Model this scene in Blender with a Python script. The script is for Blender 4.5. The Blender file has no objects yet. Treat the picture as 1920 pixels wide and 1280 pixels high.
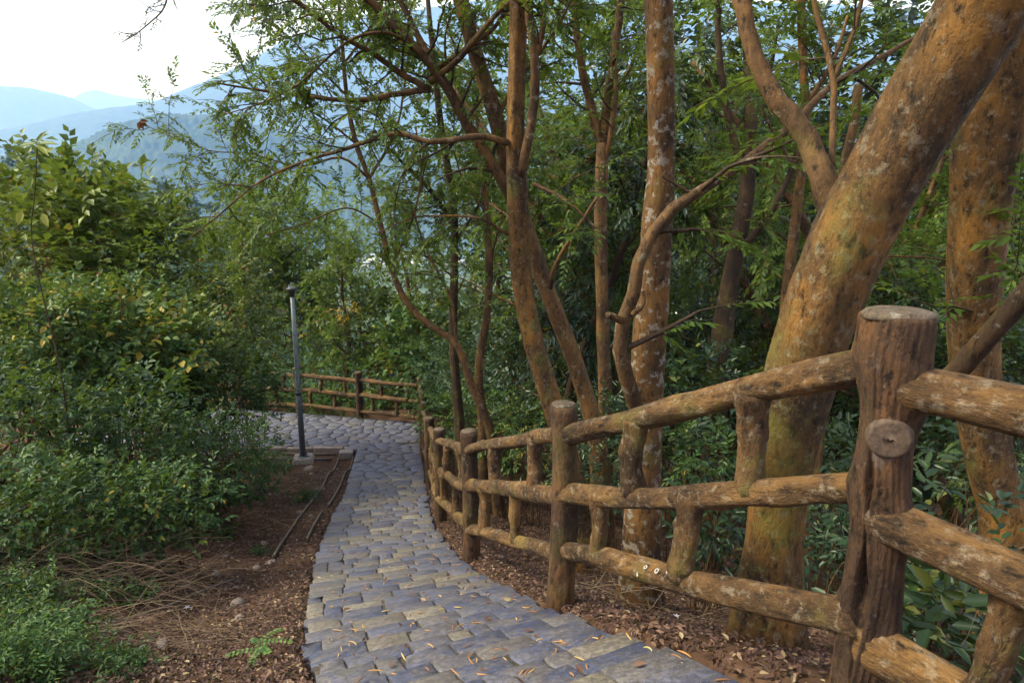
import bpy, math, random
import numpy as np
from mathutils import Vector, Matrix, Quaternion

SC = bpy.context.scene
COL = SC.collection
R = math.radians
# ------------------------------------------------------------------ camera
CAMZ = 1.55
FPX = 1200.0                      # focal length in pixels of a 1920 wide frame
PITCH = math.atan(240 / 1200.0)
cd = bpy.data.cameras.new('camera'); cam = bpy.data.objects.new('camera', cd); COL.objects.link(cam)
cam.location = (0, 0, CAMZ); cam.rotation_euler = (math.pi / 2 - PITCH, 0, 0)
cd.sensor_width = 36.0; cd.lens = FPX / 1920 * 36.0; cd.clip_start = 0.05; cd.clip_end = 30000
SC.camera = cam
# ------------------------------------------------------------------ sky
SUN_EL, SUN_AZ = R(46), R(-100)    # azimuth measured from +Y towards +X
w = bpy.data.worlds.new('World'); SC.world = w; w.use_nodes = True
nt = w.node_tree; nt.nodes.clear()
wo = nt.nodes.new('ShaderNodeOutputWorld'); bg = nt.nodes.new('ShaderNodeBackground'); sky = nt.nodes.new('ShaderNodeTexSky')
sky.sky_type = 'NISHITA'; sky.sun_disc = False; sky.sun_elevation = SUN_EL; sky.sun_rotation = SUN_AZ
sky.air_density = 1.0; sky.dust_density = 6.0; sky.ozone_density = 1.0; sky.altitude = 200
bw = nt.nodes.new('ShaderNodeRGBToBW'); mixs = nt.nodes.new('ShaderNodeMix'); mixs.data_type = 'RGBA'
nt.links.new(sky.outputs[0], bw.inputs[0]); nt.links.new(sky.outputs[0], mixs.inputs[6]); nt.links.new(bw.outputs[0], mixs.inputs[7])
mixs.inputs[0].default_value = 0.80
veil = nt.nodes.new('ShaderNodeMix'); veil.data_type = 'RGBA'; veil.inputs[0].default_value = 0.65; veil.inputs[7].default_value = (3.3, 3.6, 4.7, 1)   # even white cloud veil
nt.links.new(mixs.outputs[2], veil.inputs[6]); nt.links.new(veil.outputs[2], bg.inputs[0]); bg.inputs[1].default_value = 0.15
nt.links.new(bg.outputs[0], wo.inputs[0])
# ------------------------------------------------------------------ sun
sd = bpy.data.lights.new('sun', 'SUN'); sd.energy = 2.7; sd.angle = R(18); sd.color = (0.86, 0.92, 1.0)
sun = bpy.data.objects.new('sun', sd); COL.objects.link(sun)
sdir = Vector((math.sin(SUN_AZ) * math.cos(SUN_EL), math.cos(SUN_AZ) * math.cos(SUN_EL), math.sin(SUN_EL)))
sun.rotation_euler = sdir.to_track_quat('Z', 'Y').to_euler(); sun.location = (0, 0, 60)
# ------------------------------------------------------------------ exposure and render
SC.view_settings.view_transform = 'Standard'; SC.view_settings.look = 'None'
SC.view_settings.exposure = 1.62; SC.view_settings.gamma = 1.0; SC.view_settings.use_curve_mapping = False
cy = SC.cycles
cy.max_bounces = 5; cy.diffuse_bounces = 2; cy.glossy_bounces = 2; cy.transmission_bounces = 3; cy.volume_bounces = 2; cy.transparent_max_bounces = 4
cy.use_denoising = True
try: cy.denoiser = 'OPENIMAGEDENOISE'
except Exception: pass
cy.caustics_reflective = False; cy.caustics_refractive = False
cy.use_adaptive_sampling = True; cy.adaptive_threshold = 0.015

RNG = np.random.default_rng(11)
random.seed(5)

# ================================================================== helpers
def px(x, y, Y):
    """world point at depth Y (metres ahead) seen in the photograph at (x, y)"""
    u = (x - 960) / FPX; v = (640 - y) / FPX
    d = np.array([u, math.cos(PITCH) + v * math.sin(PITCH), -math.sin(PITCH) + v * math.cos(PITCH)])
    p = d / d[1] * Y
    return np.array([p[0], p[1], p[2] + CAMZ])

def mesh(name, verts, loops, counts, mats=(), smooth=False, attr=None):
    me = bpy.data.meshes.new(name)
    verts = np.ascontiguousarray(verts, dtype=np.float32); loops = np.ascontiguousarray(loops, dtype=np.int32).ravel()
    counts = np.ascontiguousarray(counts, dtype=np.int32)
    me.vertices.add(len(verts)); me.vertices.foreach_set('co', verts.ravel())
    me.loops.add(len(loops)); me.loops.foreach_set('vertex_index', loops)
    me.polygons.add(len(counts))
    st = np.zeros(len(counts), np.int32); st[1:] = np.cumsum(counts)[:-1]
    me.polygons.foreach_set('loop_start', st); me.polygons.foreach_set('loop_total', counts)
    if smooth: me.polygons.foreach_set('use_smooth', np.ones(len(counts), bool))
    if attr is not None:
        a = me.attributes.new('v', 'FLOAT', 'FACE'); a.data.foreach_set('value', np.ascontiguousarray(attr, np.float32))
    for m in mats: me.materials.append(m)
    me.update(calc_edges=True); me.validate()
    return me

class MB:
    """collects quads / polygons, then makes one mesh"""
    def __init__(s): s.v = []; s.l = []; s.c = []; s.a = []; s.n = 0
    def add(s, verts, faces, val=0.0):
        verts = np.asarray(verts, float).reshape(-1, 3); s.v.append(verts)
        for f in faces:
            s.l.append(np.asarray(f, np.int64) + s.n); s.c.append(len(f)); s.a.append(val)
        s.n += len(verts)
    def addarr(s, verts, quads, val=None):
        verts = np.asarray(verts, float).reshape(-1, 3); s.v.append(verts); q = np.asarray(quads, np.int64)
        s.l.append((q + s.n).ravel()); s.c += [q.shape[1]] * len(q)
        s.a += list(np.zeros(len(q)) if val is None else np.broadcast_to(val, (len(q),))); s.n += len(verts)
    def box(s, lo, hi, val=0.0):
        x0, y0, z0 = lo; x1, y1, z1 = hi
        s.add([(x0,y0,z0),(x1,y0,z0),(x1,y1,z0),(x0,y1,z0),(x0,y0,z1),(x1,y0,z1),(x1,y1,z1),(x0,y1,z1)],
              [(0,3,2,1),(4,5,6,7),(0,1,5,4),(1,2,6,5),(2,3,7,6),(3,0,4,7)], val)
    def tube(s, pts, rad, n=6, cap=True, disp=None, val=0.0):
        pts = np.asarray(pts, float); m = len(pts); rad = np.broadcast_to(np.asarray(rad, float), (m,))
        t = np.gradient(pts, axis=0); t /= np.linalg.norm(t, axis=1)[:, None] + 1e-9
        a = np.array([0, 0, 1.0]) if abs(t[0][2]) < .9 else np.array([1.0, 0, 0])
        u = np.cross(t[0], a); u /= np.linalg.norm(u); U = [u]
        for i in range(1, m):
            u = U[-1] - t[i] * np.dot(U[-1], t[i]); u /= np.linalg.norm(u) + 1e-9; U.append(u)
        U = np.array(U); V = np.cross(t, U)
        th = np.linspace(0, 2 * np.pi, n, endpoint=False)
        rr = rad[:, None] * np.ones((1, n))
        if disp is not None: rr = rr * disp(th[None, :], np.linspace(0, 1, m)[:, None])
        ring = pts[:, None, :] + rr[..., None] * (np.cos(th)[None, :, None] * U[:, None, :] + np.sin(th)[None, :, None] * V[:, None, :])
        vv = ring.reshape(-1, 3)
        i = np.arange(m - 1)[:, None] * n; j = np.arange(n)[None, :]; k = (j + 1) % n
        q = np.stack([i + j, i + k, i + n + k, i + n + j], -1).reshape(-1, 4)
        if cap:
            vv = np.vstack([vv, pts[0], pts[-1]]); b = m * n
        s.addarr(vv, q, val)
        if cap:
            base = s.n - len(vv)
            for j in range(n):
                k = (j + 1) % n
                s.l.append(np.array([base + b, base + k, base + j])); s.c.append(3); s.a.append(val)
                s.l.append(np.array([base + b + 1, base + (m-1)*n + j, base + (m-1)*n + k])); s.c.append(3); s.a.append(val)
    def mesh(s, name, mat=None, smooth=True, off=None):
        v = np.vstack(s.v)
        if off is not None: v = v - np.asarray(off)
        return mesh(name, v, np.concatenate([np.ravel(x) for x in s.l]), s.c, [mat] if mat else [], smooth, s.a)

def link(name, me, parent=None, loc=None, kind=None):
    o = bpy.data.objects.new(name, me); COL.objects.link(o)
    if parent is not None: o.parent = parent
    if loc is not None: o.location = loc
    if kind: o['kind'] = kind
    return o
def tag(o, label=None, cat=None, group=None, kind=None):
    if label: o['label'] = label
    if cat: o['category'] = cat
    if group: o['group'] = group
    if kind: o['kind'] = kind
    return o
def thing(name, label, cat, loc=(0, 0, 0), group=None):
    o = bpy.data.objects.new(name, None); COL.objects.link(o); o.location = loc; o.empty_display_size = .2
    return tag(o, label, cat, group)
def copy_tree(o, loc, rz, sc, label, group=None):
    c = o.copy(); COL.objects.link(c); c.location = loc; c.rotation_euler = (0, 0, rz)
    c.scale = (sc, sc, sc) if np.isscalar(sc) else sc
    c['label'] = label
    if group: c['group'] = group
    for ch in list(o.children):
        d = ch.copy(); COL.objects.link(d); d.parent = c
        for g in list(ch.children):
            e = g.copy(); COL.objects.link(e); e.parent = d
    return c

def fbm(p, seed=0, oct=4, f=1.0):
    """cheap smooth pseudo noise in [-1,1], vectorised (sum of rotated sines)"""
    r = np.random.default_rng(seed); p = np.asarray(p, float); out = np.zeros(p.shape[:-1]); a = 1.0; tot = 0
    for o in range(oct):
        acc = 0
        for k in range(4):
            d = r.normal(size=p.shape[-1]); d /= np.linalg.norm(d)
            acc = acc + np.sin(f * 2.2 * (p @ d) * (.7 + .6 * r.random()) + r.random() * 6.28)
        out += a * acc / 2.6; tot += a; a *= .55; f *= 2.05
    return np.clip(out / tot, -1, 1)

# ================================================================== materials
def newmat(name):
    m = bpy.data.materials.new(name); m.use_nodes = True; n = m.node_tree; n.nodes.clear()
    out = n.nodes.new('ShaderNodeOutputMaterial'); b = n.nodes.new('ShaderNodeBsdfPrincipled'); n.links.new(b.outputs[0], out.inputs[0])
    return m, n, b, out
def N(n, t, **k):
    x = n.nodes.new('ShaderNode' + t)
    for a, v in k.items(): setattr(x, a, v)
    return x
def ramp(n, stops, fac=None, interp='LINEAR'):
    r = N(n, 'ValToRGB'); e = r.color_ramp.elements; r.color_ramp.interpolation = interp
    e[0].position, e[0].color = stops[0][0], (*stops[0][1], 1); e[1].position, e[1].color = stops[-1][0], (*stops[-1][1], 1)
    for p, c in stops[1:-1]: q = e.new(p); q.color = (*c, 1)
    if fac is not None: n.links.new(fac, r.inputs[0])
    return r
def noise(n, vec, scale, detail=4, rough=.6, stretch=None, dist=0.0):
    x = N(n, 'TexNoise'); x.inputs['Scale'].default_value = scale; x.inputs['Detail'].default_value = detail; x.inputs['Roughness'].default_value = rough
    x.inputs['Distortion'].default_value = dist
    if stretch:
        mp = N(n, 'Mapping'); mp.inputs['Scale'].default_value = stretch; n.links.new(vec, mp.inputs[0]); vec = mp.outputs[0]
    n.links.new(vec, x.inputs['Vector']); return x.outputs[0]
def mix(n, fac, a, b, mode='MIX'):
    m = N(n, 'Mix'); m.data_type = 'RGBA'; m.blend_type = mode
    for s, v in ((0, fac), (6, a), (7, b)):
        if hasattr(v, 'is_linked') or isinstance(v, bpy.types.NodeSocket): n.links.new(v, m.inputs[s])
        else: m.inputs[s].default_value = v if s == 0 else (*v, 1)
    return m.outputs[2]
def step(n, val, lo, hi):
    m = N(n, 'MapRange'); m.interpolation_type = 'SMOOTHSTEP'; n.links.new(val, m.inputs[0]); m.inputs[1].default_value = lo; m.inputs[2].default_value = hi
    return m.outputs[0]
def bump(n, b, h, strength=.5, dist=.02):
    x = N(n, 'Bump'); x.inputs['Strength'].default_value = strength; x.inputs['Distance'].default_value = dist
    n.links.new(h, x.inputs['Height']); n.links.new(x.outputs[0], b.inputs['Normal'])
def coords(n, rand=True):
    tc = N(n, 'TexCoord')
    if not rand: return tc.outputs['Object']
    oi = N(n, 'ObjectInfo'); ad = N(n, 'VectorMath', operation='ADD'); ml = N(n, 'Math', operation='MULTIPLY'); ml.inputs[1].default_value = 37.0
    n.links.new(oi.outputs['Random'], ml.inputs[0]); n.links.new(tc.outputs['Object'], ad.inputs[0]); n.links.new(ml.outputs[0], ad.inputs[1])
    return ad.outputs[0]

def leafmat(name, stops, rough=.46, transl=.3, spec=.22):
    m, n, b, out = newmat(name)
    at = N(n, 'Attribute', attribute_name='v'); r = ramp(n, stops, at.outputs['Fac'])
    n.links.new(r.outputs[0], b.inputs['Base Color']); b.inputs['Roughness'].default_value = rough
    b.inputs['Specular IOR Level'].default_value = spec
    tr = N(n, 'BsdfTranslucent'); g = mix(n, .5, r.outputs[0], (.22, .3, .03)); n.links.new(g, tr.inputs[0])
    ms = N(n, 'MixShader'); ms.inputs[0].default_value = transl; n.links.new(b.outputs[0], ms.inputs[1]); n.links.new(tr.outputs[0], ms.inputs[2])
    n.links.new(ms.outputs[0], out.inputs[0]); return m

M = {}
M['leaf_tree'] = leafmat('leaf_tree', [(0, (.030, .062, .012)), (.45, (.058, .105, .016)), (.8, (.105, .155, .020)), (.95, (.19, .21, .030)), (1, (.33, .19, .025))], transl=.38)
M['leaf_light'] = leafmat('leaf_light', [(0, (.045, .085, .014)), (.45, (.090, .145, .020)), (.85, (.17, .215, .030)), (.97, (.25, .24, .035)), (1, (.35, .15, .03))], transl=.38)
M['leaf_vine'] = leafmat('leaf_vine', [(0, (.016, .036, .007)), (.35, (.046, .080, .011)), (.7, (.125, .165, .020)), (.9, (.22, .21, .028)), (1, (.25, .105, .025))], transl=.26, spec=.35)
M['leaf_shrub'] = leafmat('leaf_shrub', [(0, (.008, .024, .009)), (.45, (.024, .060, .015)), (.8, (.065, .120, .028)), (.95, (.13, .165, .030)), (1, (.26, .19, .03))], rough=.44, transl=.24, spec=.22)
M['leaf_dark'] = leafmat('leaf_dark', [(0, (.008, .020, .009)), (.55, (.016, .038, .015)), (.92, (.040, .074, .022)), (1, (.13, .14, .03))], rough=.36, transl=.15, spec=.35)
M['leaf_herb'] = leafmat('leaf_herb', [(0, (.025, .065, .022)), (.6, (.060, .125, .032)), (1, (.15, .22, .05))], rough=.45)
M['leaf_yellow'] = leafmat('leaf_yellow', [(0, (.35, .27, .03)), (.6, (.42, .25, .03)), (1, (.45, .13, .03))], rough=.5)
M['leaf_litter'] = leafmat('leaf_litter', [(0, (.026, .013, .010)), (.35, (.055, .026, .020)), (.7, (.098, .050, .037)), (.93, (.17, .10, .07)), (1, (.30, .23, .13))], rough=.65, transl=.1, spec=.25)
M['needle'] = leafmat('needle', [(0, (.22, .10, .04)), (.5, (.38, .19, .07)), (.9, (.45, .32, .12)), (1, (.33, .35, .12))], rough=.6, transl=.1)
M['dry_vine'] = leafmat('dry_vine', [(0, (.065, .040, .026)), (.5, (.135, .090, .056)), (1, (.26, .185, .115))], rough=.75, transl=0.0, spec=.2)
M['red_leaf'] = leafmat('red_leaf', [(0, (.10, .02, .015)), (1, (.16, .03, .02))], transl=.25)
M['petal'] = leafmat('petal', [(0, (.6, .58, .66)), (1, (.75, .72, .8))], transl=.3)

def barkmat(name, c0, c1, c2, lichen, lsc=9.0, lth=(.60, .66), moss=.0, bstr=.6, lop=.8):
    c0, c1, c2, lichen = [(c[0] * .74, c[1] * .70, c[2] * .60) for c in (c0, c1, c2)] + [tuple(x * .78 for x in lichen)]
    m, n, b, out = newmat(name); v = coords(n)
    big = noise(n, v, 2.6, 4, .6); a = noise(n, v, 6, 7, .68, (1, 1, .40)); su = N(n, 'Math', operation='MULTIPLY_ADD'); n.links.new(big, su.inputs[0]); su.inputs[1].default_value = .6; n.links.new(a, su.inputs[2])
    r = ramp(n, [(.66, c0), (.84, c1), (1.03, c2)], su.outputs[0])
    f = noise(n, v, 26, 6, .72, (1, 1, .42)); col = mix(n, step(n, f, .49, .68), r.outputs[0], tuple(x * .26 for x in c0))  # crevice shade put into the colour: darker where the bump sinks
    f2 = noise(n, v, 90, 4, .7, (1, 1, .6)); fm = N(n, 'Math', operation='MULTIPLY'); n.links.new(step(n, f2, .50, .74), fm.inputs[0]); fm.inputs[1].default_value = .4; col = mix(n, fm.outputs[0], col, tuple(min(1, x * 1.1 + .01) for x in c2))
    l = noise(n, v, lsc, 3, .5); lb = noise(n, v, lsc * 6, 4, .7)
    ad = N(n, 'Math', operation='MULTIPLY_ADD'); n.links.new(lb, ad.inputs[0]); ad.inputs[1].default_value = .45; n.links.new(l, ad.inputs[2])
    lm = step(n, ad.outputs[0], lth[0] + .225, lth[1] + .225); mu = N(n, 'Math', operation='MULTIPLY'); n.links.new(lm, mu.inputs[0]); mu.inputs[1].default_value = lop
    lc = mix(n, step(n, f2, .35, .65), tuple(x * .6 for x in lichen), lichen); col = mix(n, mu.outputs[0], col, lc)
    if moss:
        ms = noise(n, v, 3.0, 5, .65); mm = step(n, ms, .53, .68); mu = N(n, 'Math', operation='MULTIPLY'); n.links.new(mm, mu.inputs[0]); mu.inputs[1].default_value = moss
        col = mix(n, mu.outputs[0], col, (.13, .125, .022))
    n.links.new(col, b.inputs['Base Color']); b.inputs['Roughness'].default_value = .80; b.inputs['Specular IOR Level'].default_value = .25
    h = N(n, 'Math', operation='MULTIPLY_ADD'); n.links.new(f, h.inputs[0]); h.inputs[1].default_value = -1.0; n.links.new(a, h.inputs[2]); bump(n, b, h.outputs[0], bstr, .03)
    return m
M['bark_orange'] = barkmat('bark_orange', (.052, .034, .022), (.175, .092, .030), (.34, .165, .036), (.36, .30, .21), 24.0, (.575, .65), .5, .9, .42)
M['bark_spotted'] = barkmat('bark_spotted', (.055, .033, .018), (.150, .078, .030), (.25, .122, .036), (.40, .35, .29), 17.0, (.57, .61), .35, .8, .75)
M['bark_plain'] = barkmat('bark_plain', (.060, .036, .020), (.150, .082, .036), (.26, .135, .046), (.30, .25, .18), 12.0, (.63, .70), .3)
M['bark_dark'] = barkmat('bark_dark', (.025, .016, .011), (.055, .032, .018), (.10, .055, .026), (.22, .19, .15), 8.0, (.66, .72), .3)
M['bark_twig'] = barkmat('bark_twig', (.045, .028, .019), (.085, .054, .034), (.14, .09, .058), (.3, .26, .2), 8.0, (.68, .74), .0)
M['fence_post'] = barkmat('fence_post', (.034, .020, .015), (.095, .052, .032), (.20, .095, .040), (.26, .21, .18), 9.0, (.64, .74), .15, .8, .5)
M['fence_wood'] = barkmat('fence_wood', (.045, .026, .016), (.135, .074, .032), (.285, .155, .056), (.44, .36, .26), 26.0, (.53, .70), .4, 1.0, .42)
M['post_top'] = barkmat('post_top', (.085, .065, .050), (.15, .115, .092), (.21, .165, .135), (.30, .26, .21), 20.0, (.6, .7), .0, .6)

def stonemat(name, stops, k=1.0):
    m, n, b, out = newmat(name); v = coords(n); oi = N(n, 'ObjectInfo')
    r = ramp(n, stops, oi.outputs['Random']); a = noise(n, v, 7, 7, .66, None, .6)
    col = mix(n, step(n, a, .42, .62), r.outputs[0], mix(n, .62, r.outputs[0], (.15 * k, .125 * k, .105 * k)))
    f = noise(n, v, 34, 6, .74); col = mix(n, step(n, f, .40, .66), mix(n, .62, col, (.022, .021, .024)), col)
    g = noise(n, v, 120, 3, .7); col = mix(n, step(n, g, .58, .72), col, mix(n, .5, col, (.34, .33, .34)))
    l = noise(n, v, 4.5, 6, .75); col = mix(n, step(n, l, .64, .74), col, (.22 * k, .185 * k, .15 * k))
    mo = noise(n, v, 3.2, 5, .7); mm = step(n, mo, .62, .74); mu = N(n, 'Math', operation='MULTIPLY'); n.links.new(mm, mu.inputs[0]); mu.inputs[1].default_value = .55; col = mix(n, mu.outputs[0], col, (.085, .085, .022))
    n.links.new(col, b.inputs['Base Color']); rr = ramp(n, [(.3, (.40,) * 3), (.7, (.75,) * 3)], a); n.links.new(rr.outputs[0], b.inputs['Roughness']); b.inputs['Specular IOR Level'].default_value = .4
    h = N(n, 'Math', operation='ADD'); n.links.new(a, h.inputs[0]); n.links.new(f, h.inputs[1]); bump(n, b, h.outputs[0], .55, .010)
    return m
M['stone'] = stonemat('stone', [(0, (.052, .060, .112)), (.35, (.084, .092, .158)), (.58, (.108, .108, .158)), (.74, (.130, .116, .120)), (.88, (.170, .142, .112)), (1, (.28, .24, .18))])
M['stone_flag'] = stonemat('stone_flag', [(0, (.095, .105, .175)), (.4, (.135, .145, .225)), (.8, (.145, .145, .20)), (1, (.17, .15, .15))])

def soilmat(name, c0, c1, c2, sc=6.0):
    m, n, b, out = newmat(name); v = coords(n, False)
    a = noise(n, v, sc, 8, .7); r = ramp(n, [(.3, c0), (.5, c1), (.72, c2)], a); f = noise(n, v, sc * 12, 4, .7)
    col = mix(n, step(n, f, .4, .75), r.outputs[0], tuple(x * 1.7 for x in c2)); n.links.new(col, b.inputs['Base Color'])
    b.inputs['Roughness'].default_value = .95; b.inputs['Specular IOR Level'].default_value = .15
    h = N(n, 'Math', operation='ADD'); n.links.new(a, h.inputs[0]); n.links.new(f, h.inputs[1]); bump(n, b, h.outputs[0], .8, .03); return m
M['mortar'] = soilmat('mortar', (.040, .032, .026), (.080, .066, .054), (.13, .112, .095), 14)
M['concrete'] = soilmat('concrete', (.12, .10, .085), (.20, .17, .145), (.26, .23, .20), 5)
M['rock'] = soilmat('rock', (.10, .08, .065), (.19, .15, .125), (.29, .24, .20), 6)
# ground: litter-brown near, grassy green beyond (a wide noise of plant cover, not shading)
m, n, b, out = newmat('ground'); v = coords(n, False)
a = noise(n, v, 3, 9, .7); r = ramp(n, [(.3, (.030, .017, .011)), (.5, (.070, .038, .024)), (.72, (.13, .078, .05))], a)
sx = N(n, 'SeparateXYZ'); n.links.new(v, sx.inputs[0])
gfar = step(n, sx.outputs[1], 16.5, 40); far = noise(n, v, .02, 6, .65); gr = ramp(n, [(.35, (.035, .062, .02)), (.5, (.06, .09, .03)), (.7, (.12, .12, .06))], far)
col = mix(n, gfar, r.outputs[0], gr.outputs[0]); n.links.new(col, b.inputs['Base Color']); b.inputs['Roughness'].default_value = .95; b.inputs['Specular IOR Level'].default_value = .1
bump(n, b, a, .9, .04); M['ground'] = m
m, n, b, out = newmat('forest_hill'); v = coords(n, False); a = noise(n, v, .018, 8, .7); r = ramp(n, [(.3, (.022, .045, .02)), (.5, (.04, .072, .028)), (.7, (.08, .105, .045))], a)
n.links.new(r.outputs[0], b.inputs['Base Color']); b.inputs['Roughness'].default_value = .9; b.inputs['Specular IOR Level'].default_value = .1; M['forest_hill'] = m
def plain(name, c, rough=.5, metal=0.0, var=.3, sc=12):
    m, n, b, out = newmat(name); v = coords(n); a = noise(n, v, sc, 6, .65)
    col = mix(n, step(n, a, .3, .75), tuple(x * (1 - var) for x in c), tuple(min(1, x * (1 + var)) for x in c)); n.links.new(col, b.inputs['Base Color'])
    b.inputs['Roughness'].default_value = rough; b.inputs['Metallic'].default_value = metal; bump(n, b, a, .15, .01); return m
M['lamp_paint'] = plain('lamp_paint', (.13, .155, .165), .45, .2, .25)
M['lamp_dark'] = plain('lamp_dark', (.035, .035, .035), .5)
M['paint_white'] = plain('paint_white', (.50, .47, .42), .6)
M['house_white'] = plain('house_white', (.70, .69, .66), .8, 0, .08, .3)
M['house_roof'] = plain('house_roof', (.25, .30, .40), .6, 0, .2, .3)
M['house_roof_pale'] = plain('house_roof_pale', (.55, .55, .58), .6, 0, .15, .3)
M['house_glass'] = plain('house_glass', (.05, .06, .08), .2, 0, .2, .3)
M['strip'] = plain('strip', (.13, .10, .072), .75, 0, .35)
M['cut_wood'] = plain('cut_wood', (.075, .046, .030), .85, 0, .55, 60)
M['hollow'] = plain('hollow', (.035, .022, .022), .9, 0, .4, 20)

# ================================================================== path line and terrain
POSTS = np.array([(2.05, .15), (1.07, 1.74), (.29, 3.42), (-.38, 5.45), (-.92, 7.6), (-1.35, 10.0), (-1.83, 12.6), (-2.32, 15.6)])
ZP = np.array([0.0, 0.03, -.72, -1.59, -2.31, -2.95, -3.48, -3.75])
ext = np.vstack([POSTS[0] + (1.9, -3.0), POSTS, POSTS[-1] + (-.6, 4)])
zext = np.concatenate([[0.0], ZP, [-3.75]])
def catmull(P, k=12):
    P = np.asarray(P, float); out = []
    Q = np.vstack([2 * P[0] - P[1], P, 2 * P[-1] - P[-2]])
    for i in range(1, len(Q) - 2):
        t = np.linspace(0, 1, k, endpoint=False)[:, None]
        out.append(.5 * (2 * Q[i] + (Q[i+1] - Q[i-1]) * t + (2*Q[i-1] - 5*Q[i] + 4*Q[i+1] - Q[i+2]) * t**2 + (3*Q[i] - Q[i-1] - 3*Q[i+1] + Q[i+2]) * t**3))
    return np.vstack(out + [P[-1:]])
cl = catmull(np.column_stack([ext, zext]), 6)
tan = np.gradient(cl[:, :2], axis=0); tan /= np.linalg.norm(tan, axis=1)[:, None]
nor = np.column_stack([tan[:, 1], -tan[:, 0]])                 # to the right of travel
CL = cl[:, :2] - nor * .75                                     # centre line of the paving
CS = np.concatenate([[0], np.cumsum(np.linalg.norm(np.diff(CL, axis=0), axis=1))]); CZ = cl[:, 2]
CT = np.gradient(CL, axis=0); CT /= np.linalg.norm(CT, axis=1)[:, None]; CN = np.column_stack([CT[:, 1], -CT[:, 0]])
def sd_of(x, y):
    q = np.column_stack([np.ravel(x), np.ravel(y)]); best = np.full(len(q), 1e18); S = np.zeros(len(q)); D = np.zeros(len(q))
    for i in range(len(CL) - 1):
        a, b = CL[i], CL[i + 1]; ab = b - a; L = np.linalg.norm(ab); t = ((q - a) @ ab) / L**2
        tc = np.clip(t, 0 if i else -40, 1 if i < len(CL) - 2 else 400); p = a + tc[:, None] * ab; dd = np.linalg.norm(q - p, axis=1)
        m_ = dd < best; best[m_] = dd[m_]; S[m_] = CS[i] + tc[m_] * L
        D[m_] = (dd * np.sign((q - a) @ np.array([ab[1], -ab[0]])))[m_]
    return S.reshape(np.shape(x)), D.reshape(np.shape(x))
def at_s(s, d=0.0):
    x = np.interp(s, CS, CL[:, 0]); y = np.interp(s, CS, CL[:, 1]); nx = np.interp(s, CS, CN[:, 0]); ny = np.interp(s, CS, CN[:, 1])
    return np.array([x + nx * d, y + ny * d])
def zpath(s): return np.interp(s, CS, CZ)
LAND_Z = -3.75
def sm(x, a, b):
    t = np.clip((x - a) / (b - a), 0, 1); return t * t * (3 - 2 * t)
def ground(x, y):
    x = np.asarray(x, float); y = np.asarray(y, float); s, d = sd_of(x, y)
    z = zpath(s); p = np.stack([x, y], -1)
    # bed under the paving, drop to the right of the fence, gentle bank to the left
    z = z - .02 - .20 * (1 - sm(np.abs(d), .60, .72)) * (y < 16.2)
    r = np.maximum(d - .86, 0); z = z - .45 * np.minimum(r, .9) - .30 * np.clip(r - .9, 0, 14)
    l = np.maximum(-d - .75, 0); z = z + .05 * np.minimum(l, 2.5) - .05 * sm(l, .0, .5) * (l > 0) + .34 * np.clip(l - .7, 0, 3.2) * (1 - sm(y, 7.5, 12.5))
    near = sm(np.abs(d), .8, 1.6); z = z + near * (.05 * fbm(p, 3, 4, .9) + .025 * fbm(p, 4, 3, 4.0))
    # landing
    land = sm(y, 13.6, 14.0) * (x < -2.2) * (y < 16.4); z = np.where((y > 14.05) & (y < 16.9) & (x < -2.0) & (x > -12), LAND_Z - .2, z)
    front = sm(y, 11.5, 13.5) * (y <= 14.05) * (d < -.7); z = np.where(d < -.7, z * (1 - front) + (LAND_Z - .14) * front, z)
    # slope beyond the landing, then the valley
    b = np.maximum(y - 16.9, 0); z = z - .16 * np.minimum(b, 6) - .42 * np.clip(b - 6, 0, 140) - .02 * np.clip(b - 146, 0, 400)
    z = z + np.where(b > 0, np.minimum(b, 30) / 30 * 1.2 * fbm(p * .12, 8, 4), 0)
    z = np.maximum(z, -78 + 3 * fbm(p * .004, 9, 3))
    return z
def gpx(xp, yp):
    """where the ground lies under that part of the view"""
    Ys = np.linspace(1.2, 18, 500); d = px(xp, yp, 1.0); zz = CAMZ + (d[2] - CAMZ) * Ys; g = ground(d[0] * Ys, Ys); i_ = int(np.argmax(zz <= g)); return np.array([d[0] * Ys[i_], Ys[i_], g[i_]])
def gz(x, y): return float(ground(np.array([x]), np.array([y]))[0])

def spaced(segs):
    out = []
    for a, b, k in segs: out.append(np.linspace(a, b, k, endpoint=False))
    return np.append(np.concatenate(out), segs[-1][1])
gx = spaced([(-13000, -900, 14), (-900, -60, 26), (-60, -9, 30), (-9, -4.5, 40), (-4.5, 3.5, 110), (3.5, 10, 34), (10, 60, 28), (60, 900, 24), (900, 13000, 14)])
gy = spaced([(-400, -20, 8), (-20, .5, 22), (.5, 9, 110), (9, 18, 80), (18, 60, 50), (60, 400, 40), (400, 14000, 34)])
X, Y = np.meshgrid(gx, gy); Z = ground(X, Y)
nx_, ny_ = len(gx), len(gy); i = np.arange(ny_ - 1)[:, None] * nx_; j = np.arange(nx_ - 1)[None, :]
q = np.stack([i + j, i + j + 1, i + nx_ + j + 1, i + nx_ + j], -1).reshape(-1, 4)
link('ground', mesh('ground', np.stack([X, Y, Z], -1).reshape(-1, 3), q, np.full(len(q), 4), [M['ground']], True), kind='structure')

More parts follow.
